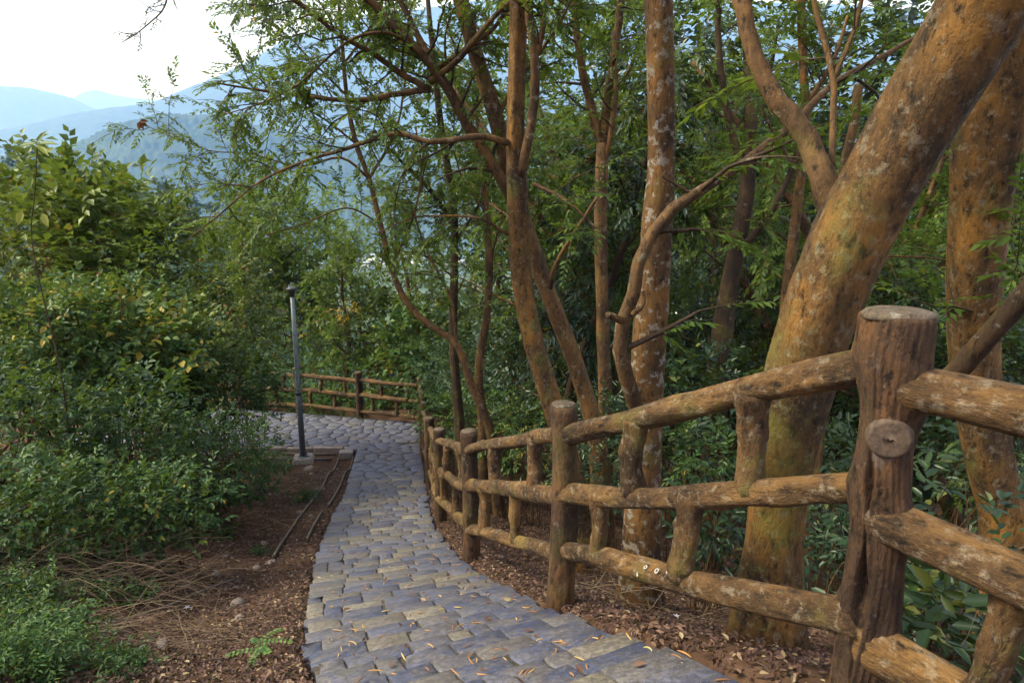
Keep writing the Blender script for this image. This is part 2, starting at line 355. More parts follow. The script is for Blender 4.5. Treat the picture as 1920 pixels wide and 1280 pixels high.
# ================================================================== mountains and air
def ridge(name, dist, pts, foot, seed, rough, amp, na=420, nr=56, tree=0.0):
    pts = np.array(pts, float); az = []; el = []
    for (a, b) in pts:
        p = px(a, b, 1.0); az.append(math.atan2(p[0], p[1])); el.append((p[2] - CAMZ) / math.hypot(p[0], p[1]))
    A = np.linspace(min(az), max(az), na); E = np.interp(A, az, el)
    k = np.ones(9) / 9; E = np.convolve(np.pad(E, 4, 'edge'), k, 'valid')
    T = np.linspace(0, 1.6, nr)
    AA, TT = np.meshgrid(A, T); RR = dist * (1 - foot * (1 - TT)); prof = np.where(TT <= 1, sm(TT, 0, 1.0) ** 1.0, 1 - .75 * (TT - 1))
    Xh = RR * np.sin(AA); Yh = RR * np.cos(AA); base = -85.0
    P2 = np.stack([Xh, Yh], -1); Zh = base + (E[None, :] * dist + CAMZ - base) * prof
    Zh = Zh + amp * fbm(P2 / rough, seed, 5) * np.clip(TT * 1.2, 0, 1) * np.where(TT > .9, np.clip(1 - abs(TT - 1) * -1, .35, .6), 1) + amp * .12 * fbm(P2 / rough * 14, seed + 1, 3)
    if tree: Zh = Zh + tree * np.random.default_rng(seed).random(Zh.shape) * np.clip(TT * 6, 0, 1)
    na, nt_ = len(A), len(T); i = np.arange(nt_ - 1)[:, None] * na; j = np.arange(na - 1)[None, :]
    q = np.stack([i + j, i + j + 1, i + na + j + 1, i + na + j], -1).reshape(-1, 4)
    o = link(name, mesh(name, np.stack([Xh, Yh, Zh], -1).reshape(-1, 3), q, np.full(len(q), 4), [M['forest_hill']], True), kind='structure')
    return o
ridge('hill', 1700, [(-900, 330), (-200, 310), (60, 300), (150, 272), (215, 242), (300, 219), (400, 222), (520, 250), (700, 290), (900, 280), (1200, 250), (1600, 240), (2300, 200), (3000, 220)], .32, 21, 200, 16, 700, 110, 11.0)
ridge('hillside', 240, [(-900, 260), (-100, 300), (0, 312), (130, 325), (250, 350), (350, 385), (440, 450), (540, 540), (700, 640)], .5, 61, 40, 2.0, 160, 40, 1.5)
ridge('mountain', 4200, [(-900, 330), (-250, 300), (0, 250), (90, 226), (200, 202), (290, 196), (340, 171), (400, 150), (480, 112), (560, 70), (700, 30), (900, 5), (1100, -10), (1500, 10), (1900, 40), (2600, 60)], .4, 31, 420, 26)
ridge('mountain', 6600, [(-900, 150), (-400, 150), (0, 161), (60, 164), (130, 181), (200, 215), (300, 250), (500, 280), (900, 300)], .3, 41, 700, 25)
ridge('mountain', 8600, [(-300, 240), (60, 215), (145, 183), (165, 166), (230, 183), (300, 188), (420, 190), (700, 200), (1500, 190)], .25, 51, 900, 25)

mb = MB(); mb.box((-13500, -420, -112), (13500, 14500, 1900))
hz, hn, hb, ho = newmat('haze_air'); hn.nodes.remove(hb); pv = N(hn, 'VolumePrincipled'); pv.inputs['Color'].default_value = (.24, .41, 1.0, 1); pv.inputs['Absorption Color'].default_value = (1, 1, 1, 1); pv.inputs['Density'].default_value = .00028
pv.inputs['Anisotropy'].default_value = .0
hn.links.new(pv.outputs[0], ho.inputs['Volume'])
link('haze', mb.mesh('haze', hz, False), kind='stuff')

# ================================================================== stones
def stone_mesh(poly, top, bot, bev=.012, sag=.006, rng=RNG, ztilt=None):
    """poly: (n,2) outline counter-clockwise about its centre. Bevelled, slightly uneven block."""
    n_ = len(poly); c = poly.mean(0); ins = c + (poly - c) * (1 - bev / (np.linalg.norm(poly - c, axis=1)[:, None] + 1e-6) * 1.3)
    zt = lambda q: (0 if ztilt is None else q @ ztilt)
    j = rng.normal(0, sag * .5, n_)
    v = [(*p, bot + zt(p)) for p in poly] + [(*p, top - bev * .8 + zt(p) + j[k] * .5) for k, p in enumerate(poly)] + [(*p, top + zt(p) + j[k]) for k, p in enumerate(ins)] + [(*c, top + zt(c) + rng.normal(0, sag))]
    f = []
    for a in range(n_):
        b_ = (a + 1) % n_
        f += [(a, b_, n_ + b_, n_ + a), (n_ + a, n_ + b_, 2*n_ + b_, 2*n_ + a), (2*n_ + a, 2*n_ + b_, 3*n_)]
    mb = MB(); mb.add(v, f); return mb
# --- the stepped path
S0 = sd_of(np.array([.2]), np.array([.9]))[0][0]
S_SETT_END = sd_of(np.array([-2.6]), np.array([11.0]))[0][0]
S_LAND = sd_of(np.array([-3.0]), np.array([14.1]))[0][0]
bed = MB(); path_stones = []
s = S0; row = 0
while s < S_SETT_END:
    dep = RNG.uniform(.165, .225); s1 = s + dep
    z0, z1 = float(zpath(s)), float(zpath(s1)); drop = z0 - z1
    ztop = z0 - drop * .10; tilt = -(drop * .80) / dep                     # treads tip downhill, the rest is the riser
    left = -.68 + RNG.normal(0, .012); right = .66 + RNG.normal(0, .022)
    # bed of this step
    a, b_, c_, d_ = at_s(s - .01, -.66), at_s(s - .01, .62), at_s(s1 - .02, .62), at_s(s1 - .02, -.66)
    za, zb = ztop + tilt * -.01 - .007, ztop + tilt * dep - .007
    bed.add([(*a, za), (*b_, za), (*c_, zb), (*d_, zb), (*a, za - .25), (*b_, za - .25), (*c_, zb - .25), (*d_, zb - .25)],
            [(0, 1, 2, 3), (0, 4, 5, 1), (1, 5, 6, 2), (2, 6, 7, 3), (3, 7, 4, 0)])
    x = left
    while x < right - .06:
        wd = RNG.uniform(.20, .33)
        if RNG.random() < .12: wd = RNG.uniform(.09, .15)
        if right - (x + wd) < .12: wd = right - x
        g = RNG.uniform(.003, .007); d0, d1 = x + g, x + wd - g
        sub = [(s, s1)]
        if RNG.random() < .0 and wd > .2: mid_ = s + dep * RNG.uniform(.42, .58); sub = [(s, mid_), (mid_, s1)]
        for (sa, sb) in sub:
            g2 = RNG.uniform(.003, .007); sa2, sb2 = sa + g2, sb - g2
            js = lambda k: RNG.normal(0, k)
            o4 = [(d0 + js(.005), sa2 + js(.003)), ((d0+d1)/2 + js(.03), sa2 + js(.003)), (d1 + js(.005), sa2 + js(.003)), (d1 + js(.003), (sa2+sb2)/2 + js(.02)),
                  (d1 + js(.005), sb2 + js(.003)), ((d0+d1)/2 + js(.03), sb2 + js(.003)), (d0 + js(.005), sb2 + js(.003)), (d0 + js(.003), (sa2+sb2)/2 + js(.02))]
            if RNG.random() < .10:                                            # a chipped corner
                k = RNG.choice([0, 2, 4, 6]); cx, cs_ = (d0 + d1)/2, (sa2 + sb2)/2; o4[k] = (o4[k][0] + (cx - o4[k][0]) * .16, o4[k][1] + (cs_ - o4[k][1]) * .22)
            P2 = np.array([at_s(q[1], q[0]) for q in o4]); cen = P2.mean(0); sc_ = (sa + sb) / 2
            T = np.array([np.interp(sc_, CS, CT[:, 0]), np.interp(sc_, CS, CT[:, 1])]); zt = ztop + tilt * (sc_ - s)
            mbx = stone_mesh(P2 - cen, RNG.normal(0, .003), -.2, RNG.uniform(.004, .008), .0012, RNG, T * (tilt + RNG.normal(0, .006)) + RNG.normal(0, .005, 2))
            path_stones.append((mbx, (cen[0], cen[1], zt)))
        x += wd
    s = s1; row += 1
path = link('path', bed.mesh('path', M['mortar'], False), kind='structure')
for mbx, loc in path_stones:
    link('stone', mbx.mesh('stone', M['stone'], False), path, loc)
# --- crazy paving: lower path and landing
def clip(poly, p, nrm):
    out = []; k = len(poly)
    for i in range(k):
        a, b_ = poly[i], poly[(i + 1) % k]; da, db = np.dot(a - p, nrm), np.dot(b_ - p, nrm)
        if da <= 0: out.append(a)
        if (da < 0 < db) or (db < 0 < da): out.append(a + (b_ - a) * da / (da - db))
    return out
s_edge = np.linspace(S_SETT_END - .02, S_LAND + .02, 9)
Lp = [at_s(q, -.70) for q in s_edge]; Rp = [at_s(q, .70) for q in s_edge]
def in_land(p): return -10.5 < p[0] < -2.35 and 14.12 < p[1] < 15.72 + (-2.3 - p[0]) * .24
def in_path(p):
    S_, D_ = sd_of(np.array([p[0]]), np.array([p[1]])); return S_SETT_END < S_[0] and p[1] < 15.6 and -.68 < D_[0] < .68
cand = []; tries = 0
while tries < 9000:
    tries += 1; p = np.array([RNG.uniform(-10.4, -1.4), RNG.uniform(10.5, 17.6)])
    if not (in_land(p) or in_path(p)): continue
    if all(np.hypot(*((p - c_) * (1.0, 1.35))) > .245 for c_ in cand): cand.append(p)
cand = np.array(cand)
bedl = MB(); flag = []
def zflag(x, y):
    S_, D_ = sd_of(np.array([x]), np.array([y])); return float(zpath(S_)[0]) if y < 14.1 else LAND_Z
for i_, c_ in enumerate(cand):
    poly = [c_ + np.array(q) for q in ((-.34, -.26), (.34, -.26), (.34, .26), (-.34, .26))]
    dd = np.linalg.norm(cand - c_, axis=1)
    for j_ in np.argsort(dd)[1:16]:
        o_ = cand[j_]; nn = (o_ - c_) / dd[j_]; poly = clip(poly, (c_ + o_) / 2 - nn * RNG.uniform(.007, .016), nn)
        if len(poly) < 3: break
    if len(poly) < 3: continue
    for wp, wn in (((-2.1, 14.1), None),):
        pass
    if c_[1] > 14.1 and c_[0] < -3.75: poly = clip(poly, np.array([0, 14.13]), np.array([0, -1.0]))
    if c_[1] > 14.1: poly = clip(poly, np.array([-2.30, 15.80]), np.array([.2328, .9725]))
    S_, D_ = sd_of(np.array([c_[0]]), np.array([c_[1]])); T = np.array([np.interp(S_[0], CS, CN[:, 0]), np.interp(S_[0], CS, CN[:, 1])])
    if in_path(c_):
        poly = clip(poly, at_s(S_[0], .70), T)
        if c_[1] < 14.0: poly = clip(poly, at_s(S_[0], -.70), -T)
    if len(poly) < 3: continue
    poly = np.array(poly); cen = poly.mean(0); poly = poly - cen
    z = zflag(*cen); sl = np.array([0, (zflag(cen[0], min(14.05, cen[1] + .1)) - zflag(cen[0], min(14.05, cen[1]) - .1)) / .2]) if cen[1] < 14 else np.zeros(2)
    flag.append((stone_mesh(poly, RNG.normal(0, .004), -.10, .010, .004, RNG, sl + RNG.normal(0, .010, 2)), (cen[0], cen[1], z)))
sq = np.linspace(S_SETT_END, S_LAND, 14)
for a_, b_ in zip(sq[:-1], sq[1:]):
    p4 = [at_s(a_, -.70), at_s(a_, .70), at_s(b_, .70), at_s(b_, -.70)]; bedl.add([(*p, zpath(v_) - .02) for p, v_ in zip(p4, (a_, a_, b_, b_))] + [(*p, zpath(v_) - .25) for p, v_ in zip(p4, (a_, a_, b_, b_))], [(0, 1, 2, 3), (0, 4, 5, 1), (1, 5, 6, 2), (2, 6, 7, 3), (3, 7, 4, 0)])
pp = [(-10.6, 14.12), (-2.05, 14.12), (-2.25, 15.80), (-10.6, 17.8)]
bedl.add([(*p, LAND_Z - .024) for p in pp] + [(*p, LAND_Z - .4) for p in pp], [(0, 1, 2, 3), (0, 4, 5, 1), (1, 5, 6, 2), (2, 6, 7, 3), (3, 7, 4, 0)])
landing = link('landing_pavement', bedl.mesh('landing_pavement', M['mortar'], False), kind='structure')
flag.sort(key=lambda f: f[1][1])
inview = [f for f in flag if f[1][0] > -7.6]
for mbx, loc in inview[:300]: link('paving_stone', mbx.mesh('paving_stone', M['stone_flag'], False), landing, loc)
rest = [f for f in flag if f[1][0] <= -7.6] + inview[300:]
if rest:
    mr = MB()
    for mbx, loc in rest: mr.add(np.vstack(mbx.v) + np.array(loc), []) ; base = mr.n - mbx.n; mr.l += [np.ravel(l_) + base for l_ in mbx.l]; mr.c += mbx.c; mr.a += mbx.a
    link('paving_stones', mr.mesh('paving_stones', M['stone_flag'], False), landing, kind='stuff')
# kerb along the front of the landing, drain channel beside the path
kb = MB(); kx = -9.0
kerb = thing('stone_kerb', 'mossy dark stone kerb along the near edge of the paved landing', 'kerb', (-6.2, 14.05, LAND_Z - .15))
while kx < -3.75:
    L_ = min(RNG.uniform(.5, .8), -3.72 - kx); k = MB(); k.box((kx + .008, 13.98, LAND_Z - .3), (kx + L_ - .008, 14.11, LAND_Z + RNG.uniform(-.012, .008)))
    o = link('kerb_stone', k.mesh('kerb_stone', M['rock'], False, (-6.2, 14.05, LAND_Z - .15)), kerb); md = o.modifiers.new('b', 'BEVEL'); md.width = .015; md.segments = 2; kx += L_
drain = thing('drain_channel', 'narrow litter-filled drain with two thin raised edges along the left of the path', 'drain', (*at_s(S_LAND - 3, -.95), -3.3))
dl = np.array(drain.location)
def strip(sA, sB, dd, name='edge_strip', hh=.05):
    k = MB(); ss = np.linspace(sA, sB, 24); pts = []
    for q in ss:
        p = at_s(q, dd + .015 * math.sin(q * .9)); pts.append((p[0], p[1], gz(*p) + hh - .04))
    P3 = np.array(pts); n3 = np.array([at_s(q, dd + .04) - at_s(q, dd) for q in ss]); n3 = n3 / np.linalg.norm(n3, axis=1)[:, None] * .009
    n3 = np.column_stack([n3, np.zeros(len(n3))]); up = np.array([0, 0, hh])
    v_ = np.concatenate([P3 - n3, P3 + n3, P3 + n3 + up, P3 - n3 + up]); m_ = len(ss); i = np.arange(m_ - 1)
    q_ = np.concatenate([np.stack([i + a * m_, i + 1 + a * m_, i + 1 + b_ * m_, i + b_ * m_], -1) for a, b_ in ((0, 1), (1, 2), (2, 3), (3, 0))]); k.addarr(v_, q_)
    k.add(v_[[0, m_, 2 * m_, 3 * m_]], [(0, 3, 2, 1)]); k.add(v_[[m_ - 1, 2 * m_ - 1, 3 * m_ - 1, 4 * m_ - 1]], [(0, 1, 2, 3)])
    link(name, k.mesh(name, M['strip'], False, dl), drain)
s_a = sd_of(np.array([-2.05]), np.array([6.3]))[0][0]
strip(s_a, S_LAND - .35, -1.12); strip(s_a + 2.6, S_LAND - .3, -.80); strip(s_a + .6, s_a + 2.2, -.83)
k = MB(); bx0 = at_s(S_LAND - .22, -.96); k.box((-.16, -.12, -.1), (.14, .12, .1)); o = tag(link('concrete_block', k.mesh('concrete_block', M['concrete'], False), loc=(bx0[0], bx0[1], gz(*bx0) + .06)), 'small grey concrete block at the corner where drain meets the landing', 'block'); md = o.modifiers.new('b', 'BEVEL'); md.width = .02; md.segments = 2; o.rotation_euler = (0, .06, .2)
conduit = thing('drain_channel', 'thin edged channel running along the landing kerb behind the lamp post', 'drain', (-6, 13.8, LAND_Z - .14))
for yy in (13.60, 13.90):
    k = MB(); xx = np.linspace(-8.8, -4.05, 12); k.tube([(x_, yy + .02 * math.sin(x_ * 2), LAND_Z - .105 + .012 * math.sin(x_ * 3)) for x_ in xx], .022, 6); link('edge_strip', k.mesh('edge_strip', M['strip'], True, (-6, 13.8, LAND_Z - .14)), conduit)

# ================================================================== rustic log fences
def knotty(seed, ridges=7, rough=.05, knots=()):
    r = np.random.default_rng(seed); ph = r.random(8) * 6.28
    kn = [(r.random() * 6.28, r.random() * .9 + .05, r.uniform(.12, .35), r.uniform(.25, .5), r.uniform(.03, .07)) for _ in range(knots)] if isinstance(knots, int) else knots
    def f(th, t):
        g = 1 + rough * (.45 * np.sin(2 * th + ph[0] + 2 * t) + .35 * np.sin(3 * th + ph[1] - 4 * t) + .3 * np.sin(5 * t * 3 + ph[2]) + .22 * np.sin(ridges * th + ph[3] + 3 * np.sin(4 * t + ph[4])) + .16 * np.sin((ridges + 6) * th + ph[5] + 2 * np.sin(7 * t)) + .14 * np.sin(23 * t + 3 * th))
        for (a, tt, amp, wa, wt) in kn:
            da = np.angle(np.exp(1j * (th - a))); g = g + amp * np.exp(-(da / wa) ** 2 - ((t - tt) / wt) ** 2)
        return g
    return f
def log_obj(name, a, b_, r, mat, parent, seed, nseg=24, nth=18, rough=.06, knots=1, bend=.012, flare=.0, capmat=None, taper=0.0):
    a = np.asarray(a, float); b_ = np.asarray(b_, float); L = np.linalg.norm(b_ - a); rs = np.random.default_rng(seed)
    t = np.linspace(0, 1, nseg); z = t * L; ph = rs.random(4) * 6.28
    pts = np.column_stack([bend * (np.sin(3.1 * t + ph[0]) + .5 * np.sin(7 * t + ph[1])), bend * (np.sin(3.7 * t + ph[2]) + .5 * np.sin(8 * t + ph[3])), z])
    rad = r * (1 + taper * (t - .5)) * (1 + flare * (np.exp(-(z / .07) ** 2) + np.exp(-((L - z) / .07) ** 2)))
    k = MB(); k.tube(pts, rad, nth, True, knotty(seed, 7, rough, knots)); me = k.mesh(name, mat, True)
    o = link(name, me, parent); d = Vector(b_ - a); o.rotation_mode = 'QUATERNION'; o.rotation_quaternion = d.to_track_quat('Z', 'Y')
    pl = np.array(parent.location); o.location = a - pl; return o
def post_obj(x, y, zg, parent, seed, r=.074, H=1.25, top=None, nth=28):
    zt = top if top is not None else zg + H; rs = np.random.default_rng(seed); Hh = zt - (zg - .25); t = np.linspace(0, 1, 44); z = (zg - .25) + t * Hh
    rad = r * (1.10 - .12 * t + .10 * np.exp(-((1 - t) / .06) ** 2) * 1.0); rad[-1] *= .93
    lean = rs.normal(0, .012, 2); pts = np.column_stack([x + lean[0] * t + .008 * np.sin(6 * t + seed), y + lean[1] * t + .008 * np.sin(5 * t + seed * 2), z])
    k = MB(); k.tube(pts, rad, nth, True, knotty(seed, 9, .10, 2)); pl = np.array(parent.location)
    org = np.array([x, y, zg]); o = link('post', k.mesh('post', M['fence_post'], True, org), parent); o.location = org - pl
    k = MB(); k.tube([pts[-1] + (0, 0, -.006), pts[-1] + (0, 0, .004), pts[-1] + (0, 0, .011)], [rad[-1] * .95, rad[-1] * .93, rad[-1] * .80], 24, True, knotty(seed, 9, .05, 0))
    q = link('post_top', k.mesh('post_top', M['post_top'], True, org), o); return o
HR = (1.06, .69, .30)
def fence_bay(A, B, zA, zB, parent, seed, rr=.050, hA=HR, hB=HR, ups=(.23, .64), lows=(.40, .79), hi=False):
    rs = np.random.default_rng(seed); A = np.asarray(A, float); B = np.asarray(B, float); ends = []
    for k, (ha, hb) in enumerate(zip(hA, hB)):
        a = np.array([*A, zA + ha + rs.normal(0, .012)]); b_ = np.array([*B, zB + hb + rs.normal(0, .012)]); ends.append((a, b_))
        log_obj('rail', a, b_, rr * rs.uniform(.93, 1.1), M['fence_wood'], parent, seed * 10 + k, 60 if hi else 30, 24 if hi else 16, .13, 6, .014, .14 if hi else .25, None, rs.uniform(-.15, .15))
    for lst, (hi_, lo_) in ((ups, (0, 1)), (lows, (1, 2))):
        for t in lst:
            t += rs.normal(0, .012); a = ends[hi_][0] * (1 - t) + ends[hi_][1] * t; b_ = ends[lo_][0] * (1 - t) + ends[lo_][1] * t
            b_ = b_ + np.array([*rs.normal(0, .012, 2), 0])
            log_obj('baluster', b_, a, .047 * rs.uniform(.9, 1.12), M['fence_wood'], parent, seed * 10 + 5 + int(t * 90), 26 if hi else 16, 18 if hi else 12, .15, 3, .008, .15, None, .1)
F1 = thing('log_fence', 'brown rustic log fence stepping down the right side of the stone path', 'fence', (*POSTS[2], ZP[2]))
for i_ in range(len(POSTS)):
    if i_ == 1: continue
    post_obj(*POSTS[i_], ZP[i_] - .02, F1, 40 + i_, .072)
hN = (1.115, .74, .33); hNr = (1.06, .66, .24)
fence_bay(POSTS[1], POSTS[2], ZP[1], ZP[2], F1, 61, .052, hN, HR, (.25, .65), (.42, .79), True)
fence_bay(POSTS[1], POSTS[0], ZP[1], ZP[0], F1, 62, .060, hNr, (1.12, .60, .15), (.55, .8), (.185, .7), True)
for i_ in range(2, len(POSTS) - 1): fence_bay(POSTS[i_], POSTS[i_ + 1], ZP[i_], ZP[i_ + 1], F1, 62 + i_)
# the big near post: flared head, split hollow down its left face, sawn knot
def near_post():
    x, y = POSTS[1]; zg = ZP[1] - .02; Hn = 1.27; t = np.linspace(0, 1, 150); z = zg - .25 + t * (Hn + .25)
    rad = .071 * (1.20 - .20 * sm(t, 0, .7) + .30 * sm(t, .84, .975)); rad *= 1 - .10 * np.exp(-((t - .80) / .06) ** 2); rad[-1] *= .96
    pts = np.column_stack([x + .016 * np.sin(5 * t), y + .012 * np.sin(4 * t + 1), z]); base_f = knotty(77, 5, .075, 0)
    view = math.atan2(-y, -x)                                # direction towards the path and viewer
    def f(th, tt):
        k = MB(); g = base_f(th, tt)
        g = g + .022 * np.sin(26 * th + 5 * np.sin(9 * tt)) * (.4 + .6 * np.sin(7 * tt + 2 * th) ** 2)
        c0 = CR - .25 * (tt - .5); da = np.angle(np.exp(1j * (th - c0)))
        wdt = .06 + .03 * np.sin(19 * tt) + .20 * np.exp(-((tt - .44) / .09) ** 2) + .09 * np.exp(-((tt - .68) / .05) ** 2); dep = .05 + .50 * np.exp(-((tt - .46) / .09) ** 2) + .30 * np.exp(-((tt - .68) / .06) ** 2)
        g = g - dep * np.exp(-(da / wdt) ** 4) * sm(tt, .02, .1) * (1 - sm(tt, .88, .95)) + .03 * np.exp(-((np.abs(da) - wdt * 1.8) / .12) ** 2)
        for tj, aj in joints:
            dj = np.angle(np.exp(1j * (th - aj))); g = g + .42 * np.exp(-(dj / .55) ** 2 - ((tt - tj) / .050) ** 2)
        return g
    # angles in the tube's own frame: U = t x X ; find frame from first ring
    tv = np.gradient(pts, axis=0)[0]; tv /= np.linalg.norm(tv); u = np.cross(tv, [1.0, 0, 0]); u /= np.linalg.norm(u); vv = np.cross(tv, u)
    ang = lambda d: math.atan2(np.dot([*d, 0], vv), np.dot([*d, 0], u))
    dA = POSTS[2] - POSTS[1]; dB = POSTS[0] - POSTS[1]; tj = lambda h: (h + .25) / (Hn + .25)
    joints = [(tj(h), ang(dA)) for h in hN] + [(tj(h), ang(dB)) for h in hNr]
    CR = ang((-.80, -.60)); k = MB(); k.tube(pts, rad, 220, True, f)
    org = np.array([x, y, zg]); o = link('post', k.mesh('post', M['fence_post'], True, org), F1); o.location = org - np.array(F1.location); o['label'] = 'large near post with a split hollow and a round sawn knot'
    k = MB(); e = pts[-1]; k.tube([e + (0, 0, -.01), e + (0, 0, .002), e + (0, 0, .010), e + (0, 0, .016)], [rad[-1] * 1.0, rad[-1] * 1.0, rad[-1] * .93, rad[-1] * .72], 48, True, knotty(77, 5, .06, 0))
    link('post_top', k.mesh('post_top', M['post_top'], True, org), o)
    # sawn branch stub facing the viewer
    d = np.array([-.44, -.90]); zc = zg + Hn * .735; k = MB(); c = np.array([x, y]) + d * .076
    k.tube([(*(c + d * h_), zc + .002) for h_ in (-.05, .006, .014, .0165, .0155, .0168, .0158, .0170, .0160, .0168)], [.062, .057, .052, .046, .041, .035, .030, .022, .017, .006], 36, True, knotty(5, 3, .03, 0)); link('knot', k.mesh('knot', M['cut_wood'], True, org), o)
near_post()
# white chalky marks on the lower rail of the near bay
mk = MB(); A3 = np.array([*POSTS[1], ZP[1] + hN[2]]); B3 = np.array([*POSTS[2], ZP[2] + HR[2]]); ax = (B3 - A3) / np.linalg.norm(B3 - A3)
vd = np.array([-A3[0] * .0 - .85, -.55, .75]); vd -= ax * np.dot(vd, ax); vd /= np.linalg.norm(vd); upv = np.cross(vd, ax); upv = upv if upv[2] > 0 else -upv
def mark(t, up, rx, ry, a0, a1, rot, parent):
    c = A3 + (B3 - A3) * t; k = MB(); th = np.linspace(a0, a1, 20); xs = rx * np.cos(th) * math.cos(rot) - ry * np.sin(th) * math.sin(rot); ys = rx * np.cos(th) * math.sin(rot) + ry * np.sin(th) * math.cos(rot) + up
    rr_ = .0655; pts = [c - ax * a + rr_ * (vd * math.cos(b_ / rr_) + upv * math.sin(b_ / rr_)) for a, b_ in zip(xs, ys)]
    k.tube(pts, .0022, 5); link('paint_mark', k.mesh('paint_mark', M['paint_white'], True, np.array(F1.location)), F1)
mark(.535, .014, .010, .0075, 0, 6.28, .5, F1); mark(.558, -.012, .022, .004, 1.7, 4.2, 1.25, F1); mark(.49, .006, .0115, .0095, 0, 6.28, .5, F1); mark(.445, .016, .020, .010, .2, 6.1, .45, F1); mark(.452, .026, .012, .005, .5, 2.8, .4, F1)
# landing fence
F2P = [(-2.32, 15.6), (-4.01, 16.2), (-5.75, 16.64), (-7.5, 17.05), (-9.3, 17.5)]
F2 = thing('log_fence', 'orange-brown log fence running left along the back of the paved landing', 'fence', (*F2P[2], LAND_Z))
for i_ in range(1, len(F2P)):
    post_obj(*F2P[i_], LAND_Z - .02, F2, 90 + i_, .085, 1.27); fence_bay(F2P[i_ - 1], F2P[i_], LAND_Z, LAND_Z, F2, 110 + i_, .056, (1.04, .62, .2), (1.04, .62, .2))

# ================================================================== lamp post
lx, ly = -4.68, 13.55; lz = gz(lx, ly)
LP = thing('lamp_post', 'slim blue-grey lamp post on a square concrete foot beside the landing', 'lamp post', (lx, ly, lz))
k = MB(); k.add([(-.27, -.27, -.1), (.27, -.27, -.1), (.27, .27, -.1), (-.27, .27, -.1), (-.2, -.2, .11), (.2, -.2, .11), (.2, .2, .11), (-.2, .2, .11)], [(4, 5, 6, 7), (0, 1, 5, 4), (1, 2, 6, 5), (2, 3, 7, 6), (3, 0, 4, 7)])
o = link('foot', k.mesh('foot', M['concrete'], False), LP); md = o.modifiers.new('b', 'BEVEL'); md.width = .015; o.rotation_euler = (0, 0, .2)
k = MB(); k.tube([(0, 0, .11), (0, 0, .125)], .15, 4, True); o2 = link('base_plate', k.mesh('base_plate', M['lamp_paint'], False), LP)
for a in range(4): k = MB(); k.tube([(.1 * math.cos(a * 1.571 + .98), .1 * math.sin(a * 1.571 + .98), .12), (.1 * math.cos(a * 1.571 + .98), .1 * math.sin(a * 1.571 + .98), .17)], .012, 6); link('bolt', k.mesh('bolt', M['lamp_dark'], False), o2)
k = MB(); k.tube([(0, 0, .12), (0, 0, 1.55), (0, 0, 1.56), (0, 0, 3.72)], [.066, .062, .056, .045], 12); link('pole', k.mesh('pole', M['lamp_paint'], True), LP)
k = MB(); k.tube([(0, 0, 1.53), (0, 0, 1.60)], .066, 12); link('collar', k.mesh('collar', M['lamp_dark'], True), LP)
k = MB(); k.tube([(0, 0, 3.70), (0, 0, 3.80), (0, 0, 3.84)], [.05, .062, .07], 14); hd = link('lamp_head', k.mesh('lamp_head', M['lamp_dark'], True), LP)
k = MB(); k.tube([(0, 0, 3.84), (0, 0, 3.87), (0, 0, 3.92)], [.115, .12, .05], 16); link('lamp_cap', k.mesh('lamp_cap', M['lamp_dark'], True), hd)

# ================================================================== foliage tools
def unit(v): return v / (np.linalg.norm(v, axis=-1, keepdims=True) + 1e-9)
class Leaves:
    def __init__(s): s.p = []; s.a = []; s.n = []; s.l = []; s.w = []; s.v = []
    def add(s, p, a, n_, l, w_, v):
        k = len(p); s.p.append(p); s.a.append(unit(a)); s.n.append(n_); s.l.append(np.broadcast_to(l, (k,))); s.w.append(np.broadcast_to(w_, (k,))); s.v.append(np.broadcast_to(v, (k,)))
    def count(s): return sum(len(x) for x in s.p)
    def mesh(s, name, mat, off=(0, 0, 0), six=False, fold=.22):
        p = np.vstack(s.p) - np.asarray(off); a = np.vstack(s.a); n_ = np.vstack(s.n); l = np.concatenate(s.l)[:, None]; w_ = np.concatenate(s.w)[:, None]; v = np.concatenate(s.v)
        b = unit(np.cross(a, n_)); n_ = np.cross(b, a); K = len(p)
        if not six:
            V = np.stack([p, p + a * l * .45 + b * w_ * .5 + n_ * w_ * fold, p + a * l - n_ * l * .06, p + a * l * .45 - b * w_ * .5 + n_ * w_ * fold], 1).reshape(-1, 3)
            i = np.arange(K)[:, None] * 4; L = np.hstack([i, i + 2, i + 1, i, i + 3, i + 2]); return mesh(name, V, L, np.full(2 * K, 3), [mat], False, np.repeat(v, 2))
        V = np.stack([p, p + a * l * .28 + b * w_ * .46 + n_ * w_ * fold, p + a * l * .66 + b * w_ * .38 + n_ * w_ * (fold * .8) - n_ * l * .03, p + a * l - n_ * l * .12,
                      p + a * l * .66 - b * w_ * .38 + n_ * w_ * (fold * .8) - n_ * l * .03, p + a * l * .28 - b * w_ * .46 + n_ * w_ * fold], 1).reshape(-1, 3)
        i = np.arange(K)[:, None] * 6; L = np.hstack([i, i + 3, i + 2, i + 1, i, i + 5, i + 4, i + 3]); return mesh(name, V, L, np.full(2 * K, 4), [mat], False, np.repeat(v, 2))
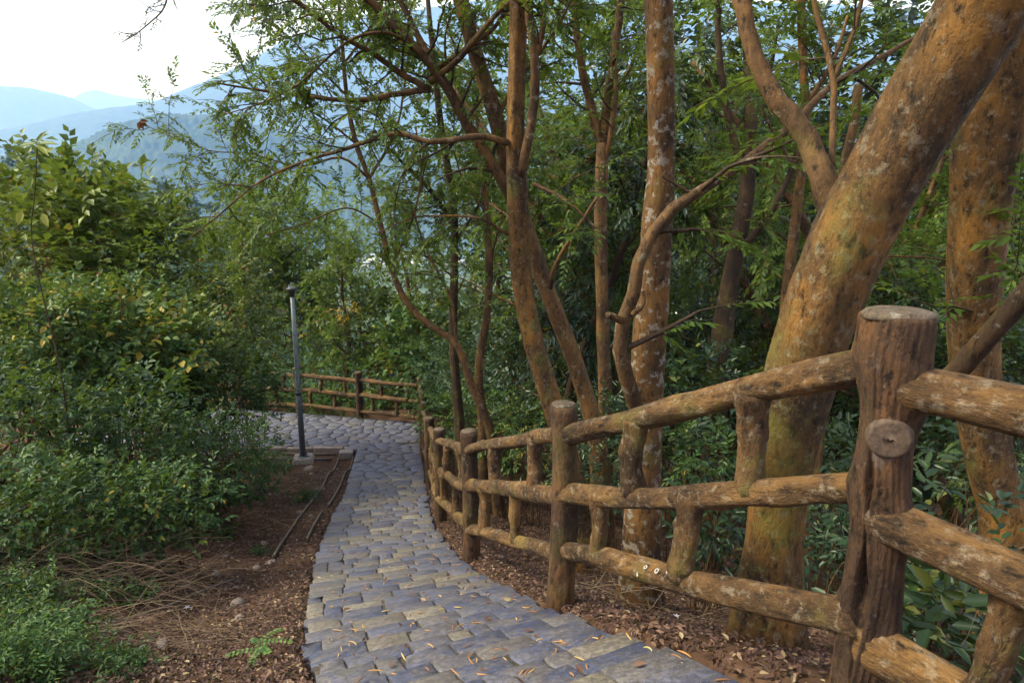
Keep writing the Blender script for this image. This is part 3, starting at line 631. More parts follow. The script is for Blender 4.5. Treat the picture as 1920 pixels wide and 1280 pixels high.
def leaf_on_twigs(LV, P0, D, Lt, nl, ll, lw, rng, droop=.25, vb=0.0, vs=.30, spread=.9):
    """P0,D (k,3): twig roots and directions. nl leaves in two ranks along each twig."""
    k = len(P0); D = unit(D); up = np.array([0, 0, 1.0]); side = unit(np.cross(D, up + rng.normal(0, .25, (k, 3)))); nn = unit(np.cross(side, D))
    tw = rng.random(k)
    for j in range(nl):
        t = (j + .6) / nl; sg = 1 if j % 2 else -1
        pos = P0 + D * (Lt * t)[:, None] - up * (droop * .5 * Lt * t * t)[:, None]
        a = D * (.55 + .5 * t) + side * sg * spread * (1.05 - .6 * t) - up * droop * (.5 + rng.random((k, 1))) + rng.normal(0, .18, (k, 3))
        n_ = nn + up * .5 + rng.normal(0, .38, (k, 3)); sc = rng.uniform(.7, 1.15, k)
        LV.add(pos, a, n_, ll * sc, lw * sc, np.clip(vb + vs * tw + .42 * rng.random(k) ** 1.5 + (rng.random(k) < .015) * .5, 0, 1))
def wander(p0, d, L, n_, rng, wob=.25, grav=0.0):
    d = unit(np.asarray(d, float)); p = np.array(p0, float); out = [p.copy()]; st = L / (n_ - 1)
    for i in range(n_ - 1):
        d = unit(d + rng.normal(0, wob, 3) * .5 + np.array([0, 0, -grav])); p = p + d * st; out.append(p.copy())
    return np.array(out)
def resample(P, k):
    P = catmull(np.asarray(P, float), 8) if len(P) > 2 else np.asarray(P, float)
    s_ = np.concatenate([[0], np.cumsum(np.linalg.norm(np.diff(P, axis=0), axis=1))]); q = np.linspace(0, s_[-1], k)
    return np.column_stack([np.interp(q, s_, P[:, i]) for i in range(P.shape[1])])
def sprout(BR, LV, line, r0, rng, n_sub, L_sub, n_twig, L_twig, nl, ll, lw, t0=.25, droop=.25, vb=0.0, up=.15, vs=.3):
    """side shoots and leafy twigs along a limb. BR: MB for the wood, LV: Leaves"""
    line = np.asarray(line)[:, :3]; m_ = len(line); tg = unit(np.gradient(line, axis=0)); P0 = []; D = []
    for k in range(n_sub):
        t = t0 + (1 - t0) * (k + rng.random()) / n_sub; i = min(m_ - 1, int(t * (m_ - 1))); rv = rng.normal(0, 1, 3); rv -= tg[i] * np.dot(rv, tg[i]); rv = unit(rv)
        d = unit(tg[i] * rng.uniform(.3, .9) + rv + np.array([0, 0, up])); L = L_sub * rng.uniform(.55, 1.15) * (1.1 - .5 * t)
        ln = wander(line[i], d, L, 7, rng, .35, .03); rr = r0 * (1 - .6 * t) * .45; BR.tube(ln, np.linspace(max(rr, .004), .003, 7), 4, False); tl = unit(np.gradient(ln, axis=0))
        for q_ in range(n_twig):
            tt = .2 + .8 * (q_ + rng.random()) / n_twig; ii = min(6, int(tt * 6)); rv = unit(rng.normal(0, 1, 3)); P0.append(ln[ii]); D.append(unit(tl[ii] * .8 + rv * .9 + np.array([0, 0, -.05])))
        P0.append(ln[-1]); D.append(tl[-1])
    if P0:
        P0 = np.array(P0); D = np.array(D); Lt = L_twig * rng.uniform(.6, 1.2, len(P0)); leaf_on_twigs(LV, P0, D, Lt, nl, ll, lw, rng, droop, vb, vs)
        E_ = P0 + unit(D) * Lt[:, None]
        for a, b_ in zip(P0, E_): BR.tube([a, (a + b_) / 2 + (0, 0, .01), b_], [.003, .0025, .0015], 3, False)

def make_tree(name, label, cat_loc, trunks, limbs, mats, leafp, seed, group=None, crown_extra=None):
    """trunks: list of (points (n,3), radii); limbs: list of (points, radii, n_sub). leafp: dict"""
    rng = np.random.default_rng(seed); loc = np.array(cat_loc); t = thing(name, label, 'tree', loc, group)
    for P, rad in trunks:
        k = MB(); n_ = 46; Q = resample(P, n_); rr = np.interp(np.linspace(0, 1, n_), np.linspace(0, 1, len(rad)), rad); k.tube(Q, rr, 28 if max(rad) > .09 else 14, True, knotty(seed + len(P), 5, .09 if max(rad) > .09 else .12, 5))
        link('trunk', k.mesh('trunk', M[mats[0]], True, loc), t)
    BR = MB(); LV = Leaves(); lm = []
    for P, rad, nsub in limbs:
        k = MB(); n_ = 26; Q = resample(P, n_); Q[1:-1] += rng.normal(0, max(rad) * .05, (n_ - 2, 3)); rr = np.interp(np.linspace(0, 1, n_), np.linspace(0, 1, len(rad)), rad); k.tube(Q, rr, 12 if max(rad) > .03 else 7, True, knotty(seed + 7, 5, .1, 3))
        link('branch', k.mesh('branch', M[mats[1]], True, loc), t)
        if nsub: sprout(BR, LV, Q, max(rad), rng, int(nsub * 1.8), leafp['sub'], leafp['tw'], leafp['twl'], leafp['nl'], leafp['ll'], leafp['lw'], leafp.get('t0', .25), leafp.get('droop', .25), leafp.get('vb', 0), leafp.get('up', .15), leafp.get('vs', .3))
    if BR.n: link('twigs', BR.mesh('twigs', M['bark_twig'], True, loc), t, kind='stuff')
    if LV.p: link('crown', LV.mesh('crown', M[mats[2]], loc, leafp.get('six', False)), t, kind='stuff')
    return t
def trace(L): return np.array([px(*q[:3]) for q in L])
def pxr(wd, Y): return wd / 2 / FPX * Y * 1.02

# generic forest tree standing at the origin
def gen_tree(seed, H, r0, cb, spread, nlimb, mats, leafp, lean=.06, wob=.18):
    rng = np.random.default_rng(seed); tr = wander((0, 0, -.3), (rng.normal(0, lean), rng.normal(0, lean), 1), H, 14, rng, wob)
    tr[0] = (0, 0, -.3); limbs = []
    for k in range(nlimb):
        t = cb + (1 - cb) * (k + .5) / nlimb; i = t * 13; i0 = min(12, int(i)); p = tr[i0] * (1 - (i - i0)) + tr[i0 + 1] * (i - i0); az = k * 2.4 + rng.normal(0, .4); el = rng.uniform(.05, .9)
        L = spread * (1.05 - .55 * (t - cb) / (1 - cb + 1e-6)) * rng.uniform(.7, 1.15); limbs.append((wander(p, (math.cos(az), math.sin(az), el), L, 6, rng, .3, -.02), [r0 * .45 * (1.1 - t), .008], leafp['ns']))
    return tr, limbs, [r0 * 1.25, r0, r0 * .8, r0 * .55, r0 * .2]

# ================================================================== the trees one can pick out
FINE = dict(sub=.85, tw=7, twl=.24, nl=11, ll=.064, lw=.030, t0=.15, droop=.28, vb=.05, vs=.35)
def base_of(P): return (P[0][0], P[0][1], gz(P[0][0], P[0][1]))
def sink(P):
    """let a traced trunk run down into the ground"""
    P = np.asarray(P, float); g = gz(P[0][0], P[0][1]) - .25
    if P[0][2] > g: d = P[0] - P[1]; k = min(1.0, .35); P = np.vstack([[P[0][0] + d[0] * .5, P[0][1] + d[1] * .5, g], P])
    return P
def traced_tree(name, label, trunk, rad, limbs, mats, leafp, seed, extra=()):
    P = sink(trace(trunk)); rad = list(rad); rad = [rad[0] * 1.4, rad[0] * 1.05] + rad[1:] if len(P) > len(trunk) else rad
    lm = [(trace(l), r, n_) for l, r, n_ in limbs] + list(extra); return make_tree(name, label, base_of(P), [(P, rad)], lm, mats, leafp, seed)
def high_limbs(top, k, L, seed, r=.035, n_sub=5, el=(.0, .7), h=1.5):
    rng = np.random.default_rng(seed); out = []
    for i in range(k):
        az = i * 2.4 + rng.random(); p = np.array(top) + (0, 0, rng.uniform(-h, 0)); out.append((wander(p, (math.cos(az), math.sin(az), rng.uniform(*el)), L * rng.uniform(.7, 1.1), 7, rng, .3), [r, .008], n_sub))
    return out
BIG = dict(FINE, ll=.085, lw=.035, sub=.9, twl=.26, tw=4)
top = px(2050, -350, 2.1)
traced_tree('leaning_tree', 'thick rust-orange trunk leaning right, just behind the near fence post', [(1432, 1275, 2.66), (1442, 1100, 2.64), (1462, 900, 2.62), (1500, 690, 2.56), (1582, 480, 2.48), (1685, 280, 2.4), (1800, 90, 2.3), (1900, -80, 2.2), (2050, -350, 2.1)],
    [.165, .128, .124, .130, .138, .140, .138, .134, .13], [([(1562, 405, 2.6), (1545, 340, 2.62), (1515, 265, 2.7), (1470, 205, 2.75), (1430, 140, 2.8), (1400, 60, 2.85), (1385, -40, 2.9)], [.052, .046, .040, .036, .034, .03], 0),
    ([(1560, 385, 2.62), (1560, 260, 2.75), (1562, 150, 2.85), (1530, 20, 2.95), (1515, -60, 3)], [.016, .014, .012, .010], 0), ([(1562, 150, 2.85), (1600, 60, 2.9), (1625, -40, 2.9)], [.011, .008], 2)], ('bark_orange', 'bark_plain', 'leaf_tree'), BIG, 201, high_limbs(top, 7, 2.6, 3, .05, 6, (.5, 1.3), .3))  # unseen crown limbs above the frame, added for the shade they cast
traced_tree('spotted_tree', 'tall upright trunk with pale lichen spots behind the middle fence bay', [(1203, 1075, 4.6), (1206, 900, 4.6), (1212, 700, 4.6), (1228, 480, 4.6), (1240, 300, 4.6), (1238, 100, 4.5), (1232, -80, 4.5), (1225, -400, 4.4)],
    [.150, .130, .120, .108, .094, .087, .084, .08], [([(1214, 830, 4.62), (1190, 760, 4.5), (1168, 690, 4.40), (1161, 625, 4.36), (1184, 560, 4.32), (1197, 490, 4.3), (1240, 412, 4.3), (1300, 366, 4.35), (1390, 310, 4.5), (1480, 240, 4.7), (1560, 160, 5), (1650, 108, 5.2), (1750, 50, 5.4), (1820, -20, 5.6)], [.060, .056, .044, .036, .032, .028, .024, .018, .013], 5),
    ([(1300, 366, 4.35), (1240, 330, 4.3)], [.012, .006], 0), ([(1165, 600, 4.3), (1140, 590, 4.2)], [.03, .02], 0), ([(1185, 590, 4.3), (1206, 570, 4.28), (1206, 545, 4.28)], [.028, .014, .01], 0)],
    ('bark_spotted', 'bark_plain', 'leaf_tree'), BIG, 202, high_limbs(px(1225, -400, 4.4), 7, 2.6, 4, .05, 7, (.2, 1.), .3))
traced_tree('right_tree', 'stout flaking trunk at the right edge beyond the fence', [(1885, 1010, 4.2), (1856, 870, 4.2), (1828, 700, 4.2), (1828, 520, 4.1), (1848, 330, 4.0), (1883, 150, 3.9), (1925, -20, 3.8), (1990, -300, 3.7)],
    [.150, .140, .142, .150, .155, .158, .158, .15], [([(1835, 600, 4.1), (1900, 560, 3.8), (1960, 545, 3.6)], [.02, .012], 2)], ('bark_orange', 'bark_plain', 'leaf_tree'), BIG, 203, high_limbs(px(1990, -300, 3.7), 6, 2.4, 5, .05, 6, (.5, 1.2), .3))
traced_tree('straight_tree', 'slim orange trunk rising straight up the middle with a thin twin stem', [(1075, 905, 6.6), (1036, 760, 6.6), (1000, 640, 6.6), (977, 520, 6.6), (968, 380, 6.5), (966, 250, 6.5), (970, 100, 6.5), (975, -60, 6.4), (985, -350, 6.3)],
    [.140, .125, .116, .110, .098, .092, .088, .084, .07], [([(975, 330, 6.45), (988, 275, 6.4), (1000, 200, 6.4), (1003, 120, 6.35), (992, 30, 6.3), (985, -60, 6.3)], [.05, .045, .04, .034], 0), ([(1003, 115, 6.35), (1018, 50, 6.3), (1025, -60, 6.3)], [.03, .022], 3),
    ([(952, 268, 6.4), (905, 256, 6.3), (850, 262, 6.2), (800, 266, 6.1), (750, 250, 6.1), (700, 262, 6), (640, 282, 6), (560, 306, 5.9), (480, 345, 5.9), (415, 400, 5.8), (345, 455, 5.8)], [.032, .028, .02, .013, .008, .005], 9),
    ([(1000, 345, 6.4), (1060, 375, 6.2), (1120, 430, 6)], [.022, .016, .01], 3), ([(953, 440, 6.4), (900, 410, 6.2), (830, 405, 6.2), (770, 410, 6.1), (700, 440, 6)], [.018, .01, .005], 6),
    ([(1120, 370, 6), (1075, 440, 6.1), (1040, 500, 6.3), (1032, 540, 6.5)], [.016, .02, .025], 1)], ('bark_orange', 'bark_plain', 'leaf_tree'), FINE, 204, high_limbs(px(985, -350, 6.3), 6, 2.2, 6, .04, 6))
traced_tree('slanting_tree', 'brown trunk slanting up to the left behind the straight orange trunk', [(1122, 850, 7.3), (1085, 700, 7.3), (1040, 580, 7.3), (1003, 480, 7.3), (962, 350, 7.3), (930, 220, 7.2), (895, 110, 7.2), (858, -20, 7.1), (800, -250, 7)],
    [.125, .112, .102, .095, .092, .094, .085, .075, .06], [([(975, 400, 7.3), (930, 320, 7.2), (880, 240, 7.1), (845, 175, 7), (800, 112, 6.9), (740, 50, 6.8), (680, -10, 6.7), (600, -70, 6.6)], [.07, .062, .058, .05, .042, .034, .02], 7), ([(830, 150, 7), (790, 80, 7), (755, 10, 7), (720, -60, 7)], [.035, .03, .022], 4),
    ([(800, 112, 6.9), (740, 66, 6.7), (680, 66, 6.5), (630, 95, 6.4), (570, 150, 6.3), (500, 190, 6.2), (420, 215, 6.1)], [.02, .014, .008, .005], 10), ([(930, 220, 7.2), (980, 140, 7.1), (1040, 60, 7), (1080, -20, 7)], [.03, .02, .012], 6)],
    ('bark_plain', 'bark_plain', 'leaf_tree'), FINE, 205, high_limbs(px(800, -120, 7), 7, 2.3, 7, .035, 7, (-.2, .6)))
traced_tree('forked_tree', 'slender trunk forking in two against the dark foliage', [(1135, 800, 9), (1130, 600, 9), (1126, 420, 9), (1130, 268, 9)], [.105, .09, .085, .08],
    [([(1130, 275, 9), (1108, 200, 9), (1090, 120, 8.9), (1075, 0, 8.8), (1068, -120, 8.8)], [.06, .052, .045, .035], 5), ([(1130, 285, 9), (1138, 200, 9), (1150, 120, 9), (1165, 0, 9), (1175, -100, 9)], [.062, .055, .05, .04], 5), ([(1128, 320, 9), (1148, 240, 8.9), (1155, 160, 8.9), (1150, 60, 8.9)], [.04, .035, .025], 4)],
    ('bark_plain', 'bark_plain', 'leaf_tree'), FINE, 206)
lp = dict(FINE, sub=1.0, tw=8)
traced_tree('bending_tree', 'slender tree with an elbow in its trunk, spreading left over the view', [(920, 815, 9.5), (882, 720, 9.5), (856, 646, 9.5), (797, 603, 9.5), (758, 560, 9.5), (733, 500, 9.5), (713, 420, 9.5), (692, 335, 9.5), (668, 270, 9.5), (650, 180, 9.4), (640, 60, 9.3), (630, -60, 9.2)],
    [.085, .072, .064, .054, .050, .046, .042, .038, .034, .03, .025, .02], [([(692, 335, 9.5), (640, 296, 9.3), (560, 312, 9.1), (470, 288, 8.9), (400, 284, 8.8), (335, 262, 8.7), (300, 248, 8.65), (262, 229, 8.6)], [.022, .016, .01, .006, .004], 10), ([(668, 270, 9.5), (610, 225, 9.3), (545, 190, 9.2), (480, 165, 9)], [.018, .012, .006], 8),
    ([(650, 180, 9.4), (590, 120, 9.2), (530, 60, 9.2), (460, 25, 9)], [.018, .012, .006], 9), ([(713, 420, 9.5), (650, 390, 9.2), (570, 420, 9), (500, 440, 8.9)], [.014, .008], 5), ([(692, 335, 9.5), (740, 250, 9.5), (760, 150, 9.6), (770, 40, 9.6)], [.024, .016, .01], 9),
    ([(645, 120, 9.4), (700, 40, 9.4), (730, -40, 9.4)], [.018, .01], 7), ([(640, 60, 9.3), (570, 10, 9.2), (500, -30, 9)], [.015, .008], 8), ([(733, 500, 9.5), (770, 420, 9.5), (790, 330, 9.5), (780, 240, 9.5)], [.02, .012], 7), ([(856, 640, 9.5), (845, 560, 9.5), (800, 470, 9.6), (770, 380, 9.6)], [.03, .02, .01], 7)],
    ('bark_plain', 'bark_plain', 'leaf_tree'), lp, 207)
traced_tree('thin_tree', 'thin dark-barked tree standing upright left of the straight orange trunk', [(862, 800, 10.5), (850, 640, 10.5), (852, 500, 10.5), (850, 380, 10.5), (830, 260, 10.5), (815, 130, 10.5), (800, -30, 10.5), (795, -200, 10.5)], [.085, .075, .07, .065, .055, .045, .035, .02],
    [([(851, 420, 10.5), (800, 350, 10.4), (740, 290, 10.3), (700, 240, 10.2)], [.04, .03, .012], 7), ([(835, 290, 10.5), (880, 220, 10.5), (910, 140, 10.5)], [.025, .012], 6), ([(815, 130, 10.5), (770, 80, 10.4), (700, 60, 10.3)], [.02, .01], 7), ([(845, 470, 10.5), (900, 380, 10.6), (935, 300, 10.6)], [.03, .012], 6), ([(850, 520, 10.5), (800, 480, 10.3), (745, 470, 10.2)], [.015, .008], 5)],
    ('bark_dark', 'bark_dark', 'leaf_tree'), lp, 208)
traced_tree('twin_tree', 'smooth brown stem curving up beside the bending tree', [(905, 800, 9.8), (898, 690, 9.8), (914, 580, 9.8), (916, 450, 9.8), (905, 320, 9.9), (890, 200, 10)], [.08, .07, .062, .055, .04, .02], [([(914, 560, 9.8), (925, 470, 9.8), (945, 400, 9.9)], [.025, .012], 4), ([(912, 400, 9.8), (870, 340, 9.8), (850, 280, 9.8)], [.02, .01], 6)], ('bark_plain', 'bark_plain', 'leaf_light'), lp, 209)
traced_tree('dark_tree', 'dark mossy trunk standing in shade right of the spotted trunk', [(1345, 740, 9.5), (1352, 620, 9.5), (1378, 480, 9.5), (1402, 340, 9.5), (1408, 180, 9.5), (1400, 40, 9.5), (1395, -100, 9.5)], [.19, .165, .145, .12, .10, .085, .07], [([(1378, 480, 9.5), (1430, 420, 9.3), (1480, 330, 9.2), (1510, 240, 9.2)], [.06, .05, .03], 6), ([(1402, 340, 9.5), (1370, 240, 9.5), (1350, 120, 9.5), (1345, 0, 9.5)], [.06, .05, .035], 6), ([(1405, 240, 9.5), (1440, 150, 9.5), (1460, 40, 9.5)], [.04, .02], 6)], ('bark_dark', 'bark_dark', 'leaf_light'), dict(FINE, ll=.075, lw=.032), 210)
traced_tree('yellow_stem_tree', 'narrow yellowish trunk just left of the big leaning trunk', [(1468, 620, 6.8), (1478, 520, 6.8), (1495, 380, 6.8), (1510, 240, 6.8), (1505, 100, 6.8), (1500, -60, 6.8)], [.07, .062, .058, .05, .045, .04], [([(1508, 200, 6.8), (1560, 120, 6.7), (1590, 30, 6.7)], [.03, .015], 6), ([(1500, 330, 6.8), (1450, 250, 6.8), (1420, 180, 6.8)], [.02, .01], 6)], ('bark_orange', 'bark_plain', 'leaf_tree'), FINE, 211)
# a snapped dead trunk and a leaning pole-like stem
P = sink(trace([(1560, 560, 6.0), (1580, 330, 6.0), (1600, 240, 6.0), (1610, 158, 6.0)])); make_tree('broken_tree', 'reddish snapped-off dead trunk seen between the leaning trunk and its limb', base_of(P), [(P, [.055, .055, .052, .048, .038])], [], ('bark_plain', 'bark_plain', 'leaf_tree'), FINE, 212)
P = sink(trace([(1700, 815, 3.3), (1800, 690, 3.1), (1920, 555, 2.9), (2060, 400, 2.7)])); make_tree('slanting_sapling', 'bare brown stem slanting out of the frame above the near fence rail', base_of(P), [(P, [.05, .05, .052, .05, .048])], [], ('bark_dark', 'bark_dark', 'leaf_tree'), FINE, 213)
# twig hanging into the white sky from a tree above the frame
P = trace([(345, -120, 5), (318, -20, 5), (306, 18, 5), (282, 42, 5), (252, 66, 5), (228, 80, 5)]); t = thing('hanging_twig', 'thin leafy twig hanging into the white sky at the top left', 'branch', P[0]); k = MB(); LV = Leaves(); rg = np.random.default_rng(3); Q = resample(P, 18); k.tube(Q, np.linspace(.009, .003, 18), 6)
sprout(k, LV, Q, .008, rg, 10, .12, 1, .09, 5, .032, .013, .35, .3, .0); link('stem', k.mesh('stem', M['bark_twig'], True, P[0]), t); link('leaves', LV.mesh('leaves', M['leaf_dark'], P[0]), t, kind='stuff')

# ================================================================== forest behind
NEARL = dict(sub=1.35, tw=7, twl=.36, nl=11, ll=.105, lw=.056, t0=.2, droop=.3, vb=.0, vs=.4, ns=6)
def template(name, label, seed, H, r0, cb, spread, nl_, mats, lp_, loc, sc, rz, **kw):
    tr, limbs, rad = gen_tree(seed, H, r0, cb, spread, nl_, mats, lp_, **kw); t = make_tree(name, label, (0, 0, 0), [(tr, rad)], [], mats, lp_, seed) if False else None
    t = thing(name, label, 'tree', (0, 0, 0)); rng = np.random.default_rng(seed); k = MB(); k.tube(resample(tr, 30), np.interp(np.linspace(0, 1, 30), np.linspace(0, 1, len(rad)), rad), 12, True, knotty(seed, 5, .1, 4)); link('trunk', k.mesh('trunk', M[mats[0]], True), t)
    BR = MB(); LV = Leaves()
    for P_, rr, ns in limbs:
        BR.tube(P_, np.linspace(rr[0], rr[1], len(P_)), 6, False); sprout(BR, LV, P_, rr[0], rng, ns, lp_['sub'], lp_['tw'], lp_['twl'], lp_['nl'], lp_['ll'], lp_['lw'], lp_['t0'], lp_['droop'], lp_['vb'], .15, lp_['vs'])
    link('branches', BR.mesh('branches', M[mats[1]], True), t, kind='stuff'); link('crown', LV.mesh('crown', M[mats[2]]), t, kind='stuff')
    t.location = loc; t.rotation_euler = (0, 0, rz); t.scale = (sc,) * 3; return t
def stand(xp, Y, dz=0.0):
    x_ = (xp - 960) / FPX * Y; return (x_, Y, gz(x_, Y) + dz)
BG = 'trees of the wood down the slope'
tA = template('forest_tree', 'slim forest tree directly behind the forked trunk', 301, 9.5, .11, .30, 2.6, 17, ('bark_plain', 'bark_plain', 'leaf_tree'), NEARL, stand(1105, 15), 1.15, 0)
tB = template('forest_tree', 'pale green forest tree left of the straight orange trunk, far side of the fence', 302, 9.5, .10, .22, 2.5, 18, ('bark_plain', 'bark_plain', 'leaf_light'), NEARL, stand(800, 19), .72, 1)
DK = dict(sub=1.1, tw=5, twl=.32, nl=8, ll=.17, lw=.058, t0=.1, droop=.75, vb=.0, vs=.4, ns=6)
tC = template('glossy_tree', 'dark glossy-leaved tree filling the gap behind the forked trunk', 303, 8.0, .10, .08, 1.9, 22, ('bark_dark', 'bark_dark', 'leaf_dark'), DK, stand(1085, 12.0), 1.10, 0)
tD = template('bushy_tree', 'round bushy light-green tree beyond the landing, above the lamp post', 304, 8.2, .10, .12, 2.7, 24, ('bark_plain', 'bark_plain', 'leaf_light'), dict(NEARL, ll=.135, lw=.082, droop=.15, nl=9), stand(548, 24), 1.0, 0)
grp = lambda o: tag(o, group=BG)
for o in (tA, tB, tC, tD): grp(o)
rg = np.random.default_rng(77)
spots = [(tA, 1290, 13, 1.2, 'forest tree close behind the spotted trunk on its right'), (tA, 1460, 17, 1.4, 'forest tree between the dark trunk and the leaning trunk'), (tA, 1700, 12, 1.2, 'forest tree half hidden behind the big leaning trunk'),
 (tA, 1960, 10, 1.2, 'forest tree at the right edge behind the stout flaking trunk'), (tA, 990, 21, 1.4, 'forest tree far behind the straight orange trunk'), (tA, 1200, 24, 1.6, 'tall forest tree far behind the spotted trunk'),
 (tA, 1580, 25, 1.7, 'tall forest tree far behind the snapped dead trunk'), (tA, 1820, 20, 1.5, 'tall forest tree between the leaning trunk and the right edge trunk'), (tB, 1390, 22, 1.5, 'pale green tree far behind the dark mossy trunk'),
 (tB, 1640, 16, 1.3, 'pale green tree seen past the snapped dead trunk'), (tB, 1880, 15, 1.3, 'pale green tree behind the right edge trunk'), 
 (tB, 690, 27, .85, 'small pale tree beyond the landing right of the bushy tree'), (tB, 1060, 28, 1.6, 'pale green tree farthest off between the straight and forked trunks'), (tC, 1330, 15, 1.0, 'dark glossy-leaved tree behind the dark mossy trunk'),
 (tC, 1580, 12, .8, 'dark glossy-leaved tree low behind the leaning trunk'), (tC, 1800, 11, .8, 'dark glossy-leaved tree low behind the right edge trunk'), (tC, 1000, 15, .72, 'low dark glossy tree behind the straight orange trunk'),
 (tD, 640, 19, .62, 'small bushy tree just past the landing fence, right of the lamp'), (tD, 440, 21, .75, 'bushy tree behind the left thicket, left of the lamp post'), (tD, 1480, 13, .6, 'low bushy tree in the undergrowth left of the leaning trunk')]
for (src, xp, Y, sc, lab) in spots: copy_tree(src, stand(xp, Y), rg.random() * 6.28, (sc * rg.uniform(.9, 1.1), sc * rg.uniform(.9, 1.1), sc), lab, BG)
CAN = dict(sub=2.2, tw=5, twl=.8, nl=9, ll=.30, lw=.15, t0=.1, droop=.3, vb=.0, vs=.45, ns=6)
tG = template('canopy_tree', 'full round-crowned tree in the second row of the wood, behind the forked trunk', 306, 13, .2, .06, 4.6, 22, ('bark_dark', 'bark_dark', 'leaf_dark'), CAN, stand(1120, 30), 1.25, 0); tag(tG, group='second row of the wood')  # dark leaf colour deepens the shade between the trunks
gx2 = [985, 1050, 1190, 1255, 1320, 1385, 1450, 1520, 1590, 1660, 1730, 1800, 1870, 1950, 2030]
W2 = ['the straight orange trunk', 'the gap left of the forked trunk', 'the spotted trunk, on its left', 'the spotted trunk, on its right', 'the dark mossy trunk, on its left', 'the dark mossy trunk itself', 'the dark mossy trunk, on its right', 'the narrow yellowish trunk', 'the snapped dead trunk', 'the foot of the leaning trunk', 'the middle of the leaning trunk', 'the upper leaning trunk', 'the gap right of the leaning trunk', 'the right edge trunk', 'the far right edge of the view']
for k, xp in enumerate(gx2): copy_tree(tG, stand(xp, 27 + (k * 7) % 13), k * 1.7, rg.uniform(1.0, 1.5) * (.7 if xp < 1000 else (.9 if xp < 1100 else 1.2)), 'round-crowned second-row tree behind ' + W2[k], 'second row of the wood')
# far trees on the hillside to the left
FARL = dict(sub=2.2, tw=4, twl=.9, nl=7, ll=.55, lw=.34, t0=.2, droop=.2, vb=.0, vs=.4, ns=4)
tF = template('hillside_tree', 'blue-hazed round tree on the far left hillside, topmost at the left edge', 305, 13, .28, .25, 5.0, 14, ('bark_dark', 'bark_dark', 'leaf_shrub'), FARL, (0, 0, 0), 1.0, 0)
def ray_stand(xp, yp, Y, sc): p = px(xp, yp, Y); return (p[0], p[1], p[2] - 13 * sc)
tF.location = ray_stand(15, 268, 215, 1.0); tag(tF, group='trees on the far left hillside')
for k, (xp, yp, Y, sc) in enumerate([(60, 275, 218, .9), (100, 272, 222, .95), (135, 290, 205, .85), (-30, 280, 210, 1), (360, 345, 180, .9), (395, 352, 170, .8), (425, 378, 165, .85), (345, 372, 150, .7), (385, 400, 140, .75), (440, 415, 150, .8), (415, 440, 130, .8), (470, 450, 140, .8), (190, 300, 200, .8), (250, 318, 190, .8), (305, 335, 185, .8)]):
    copy_tree(tF, ray_stand(xp, yp, Y, sc), k * 1.3, sc, 'blue-hazed round tree on the far left hillside above the thicket' if k < 4 else 'hazy tree on the wooded slope below the blue hill, right of the thicket top', 'trees on the far left hillside' if k < 4 else 'hazy trees right of the thicket top')

# ================================================================== shrubs and thickets
def lump(name, label, cat, xp, yp, rx, ry, Y, mat, ll, lw, seed, dens=1.0, group=None, depth=None, six=True, bare=3, droop=.3, vb=0.0, vs=.35, nl=6, inner=.45, top_only=False):
    rng = np.random.default_rng(seed); c = px(xp, yp, Y); a = rx / FPX * Y; b_ = ry / FPX * Y; dpt = depth if depth else a * .9
    g = gz(c[0], c[1]); loc = np.array([c[0], c[1], g]); t = thing(name, label, cat, loc, group)
    lpx = ll * FPX / Y; wpx = lw * FPX / Y; n_leaf = dens * 3.14 * rx * ry / (lpx * wpx * .5) * 2.3; k = max(30, int(n_leaf / nl))
    d = unit(rng.normal(0, 1, (k, 3))); rr = 1 - np.abs(rng.normal(0, .14, k)); ins = rng.random(k) < inner; rr = np.where(ins, rng.uniform(.35, 1, k), rr)
    lob = 1 + .30 * fbm(d * 1.8, seed, 3, 1.3) + .16 * fbm(d * 4.5, seed + 1, 2, 1.5); P0 = c + d * (rr * lob)[:, None] * np.array([a, dpt, b_])
    gg = ground(P0[:, 0], P0[:, 1]); keep = P0[:, 2] > gg - .45; P0[:, 2] = np.maximum(P0[:, 2], gg + rng.uniform(.02, .22, k)); P0 = P0[keep] if keep.sum() > 10 else P0; d = d[keep] if keep.sum() > 10 else d; LV = Leaves()
    D = d * .7 + rng.normal(0, .55, d.shape) + np.array([0, 0, .25]); pat = fbm(P0 * np.array([1, 1, 1.4]), 99, 3, .55); sizes = np.where(fbm(P0, 98, 2, .8) > .25, 1.45, .9)
    for lo_, hi_, dv in ((-2, -.3, -.10), (-.3, .2, .06), (.2, 2, .24)):
        for s0_, s1_ in ((.5, 1.2), (1.2, 2)):
            q_ = (pat > lo_) & (pat <= hi_) & (sizes > s0_) & (sizes <= s1_)
            if q_.any(): z_ = sizes[q_][0]; leaf_on_twigs(LV, P0[q_], D[q_], np.full(int(q_.sum()), ll * 2.4 * z_) * rng.uniform(.6, 1.3, int(q_.sum())), nl, ll * z_, lw * z_, rng, droop, vb + dv, vs, .85)
    link('foliage', LV.mesh('foliage', M[mat], loc, six and Y < 9), t, kind='stuff')
    for q in range(7 + bare):
        e = c + unit(rng.normal(0, 1, 3) + np.array([0, -.3, .5])) * np.array([a, dpt, b_]) * (rng.uniform(.5, .85) if q < 7 else rng.uniform(1.0, 1.18)); st = loc + np.array([rng.normal(0, a * .3), rng.normal(0, dpt * .2), -.1]); st[2] = gz(st[0], st[1]) - .1
        ml = (st + e) / 2 + rng.normal(0, a * .16, 3) + np.array([0, 0, b_ * .25]); kk = MB(); kk.tube(resample(np.array([st, ml, e]), 14), np.linspace(.015 if q < 7 else .011, .004, 14) * min(1.5, max(.5, a)), 6); link('stem', kk.mesh('stem', M['bark_twig' if q % 2 else 'bark_plain'], True, loc), t)
    return t
TH = 'shrubs of the thicket left of the path'
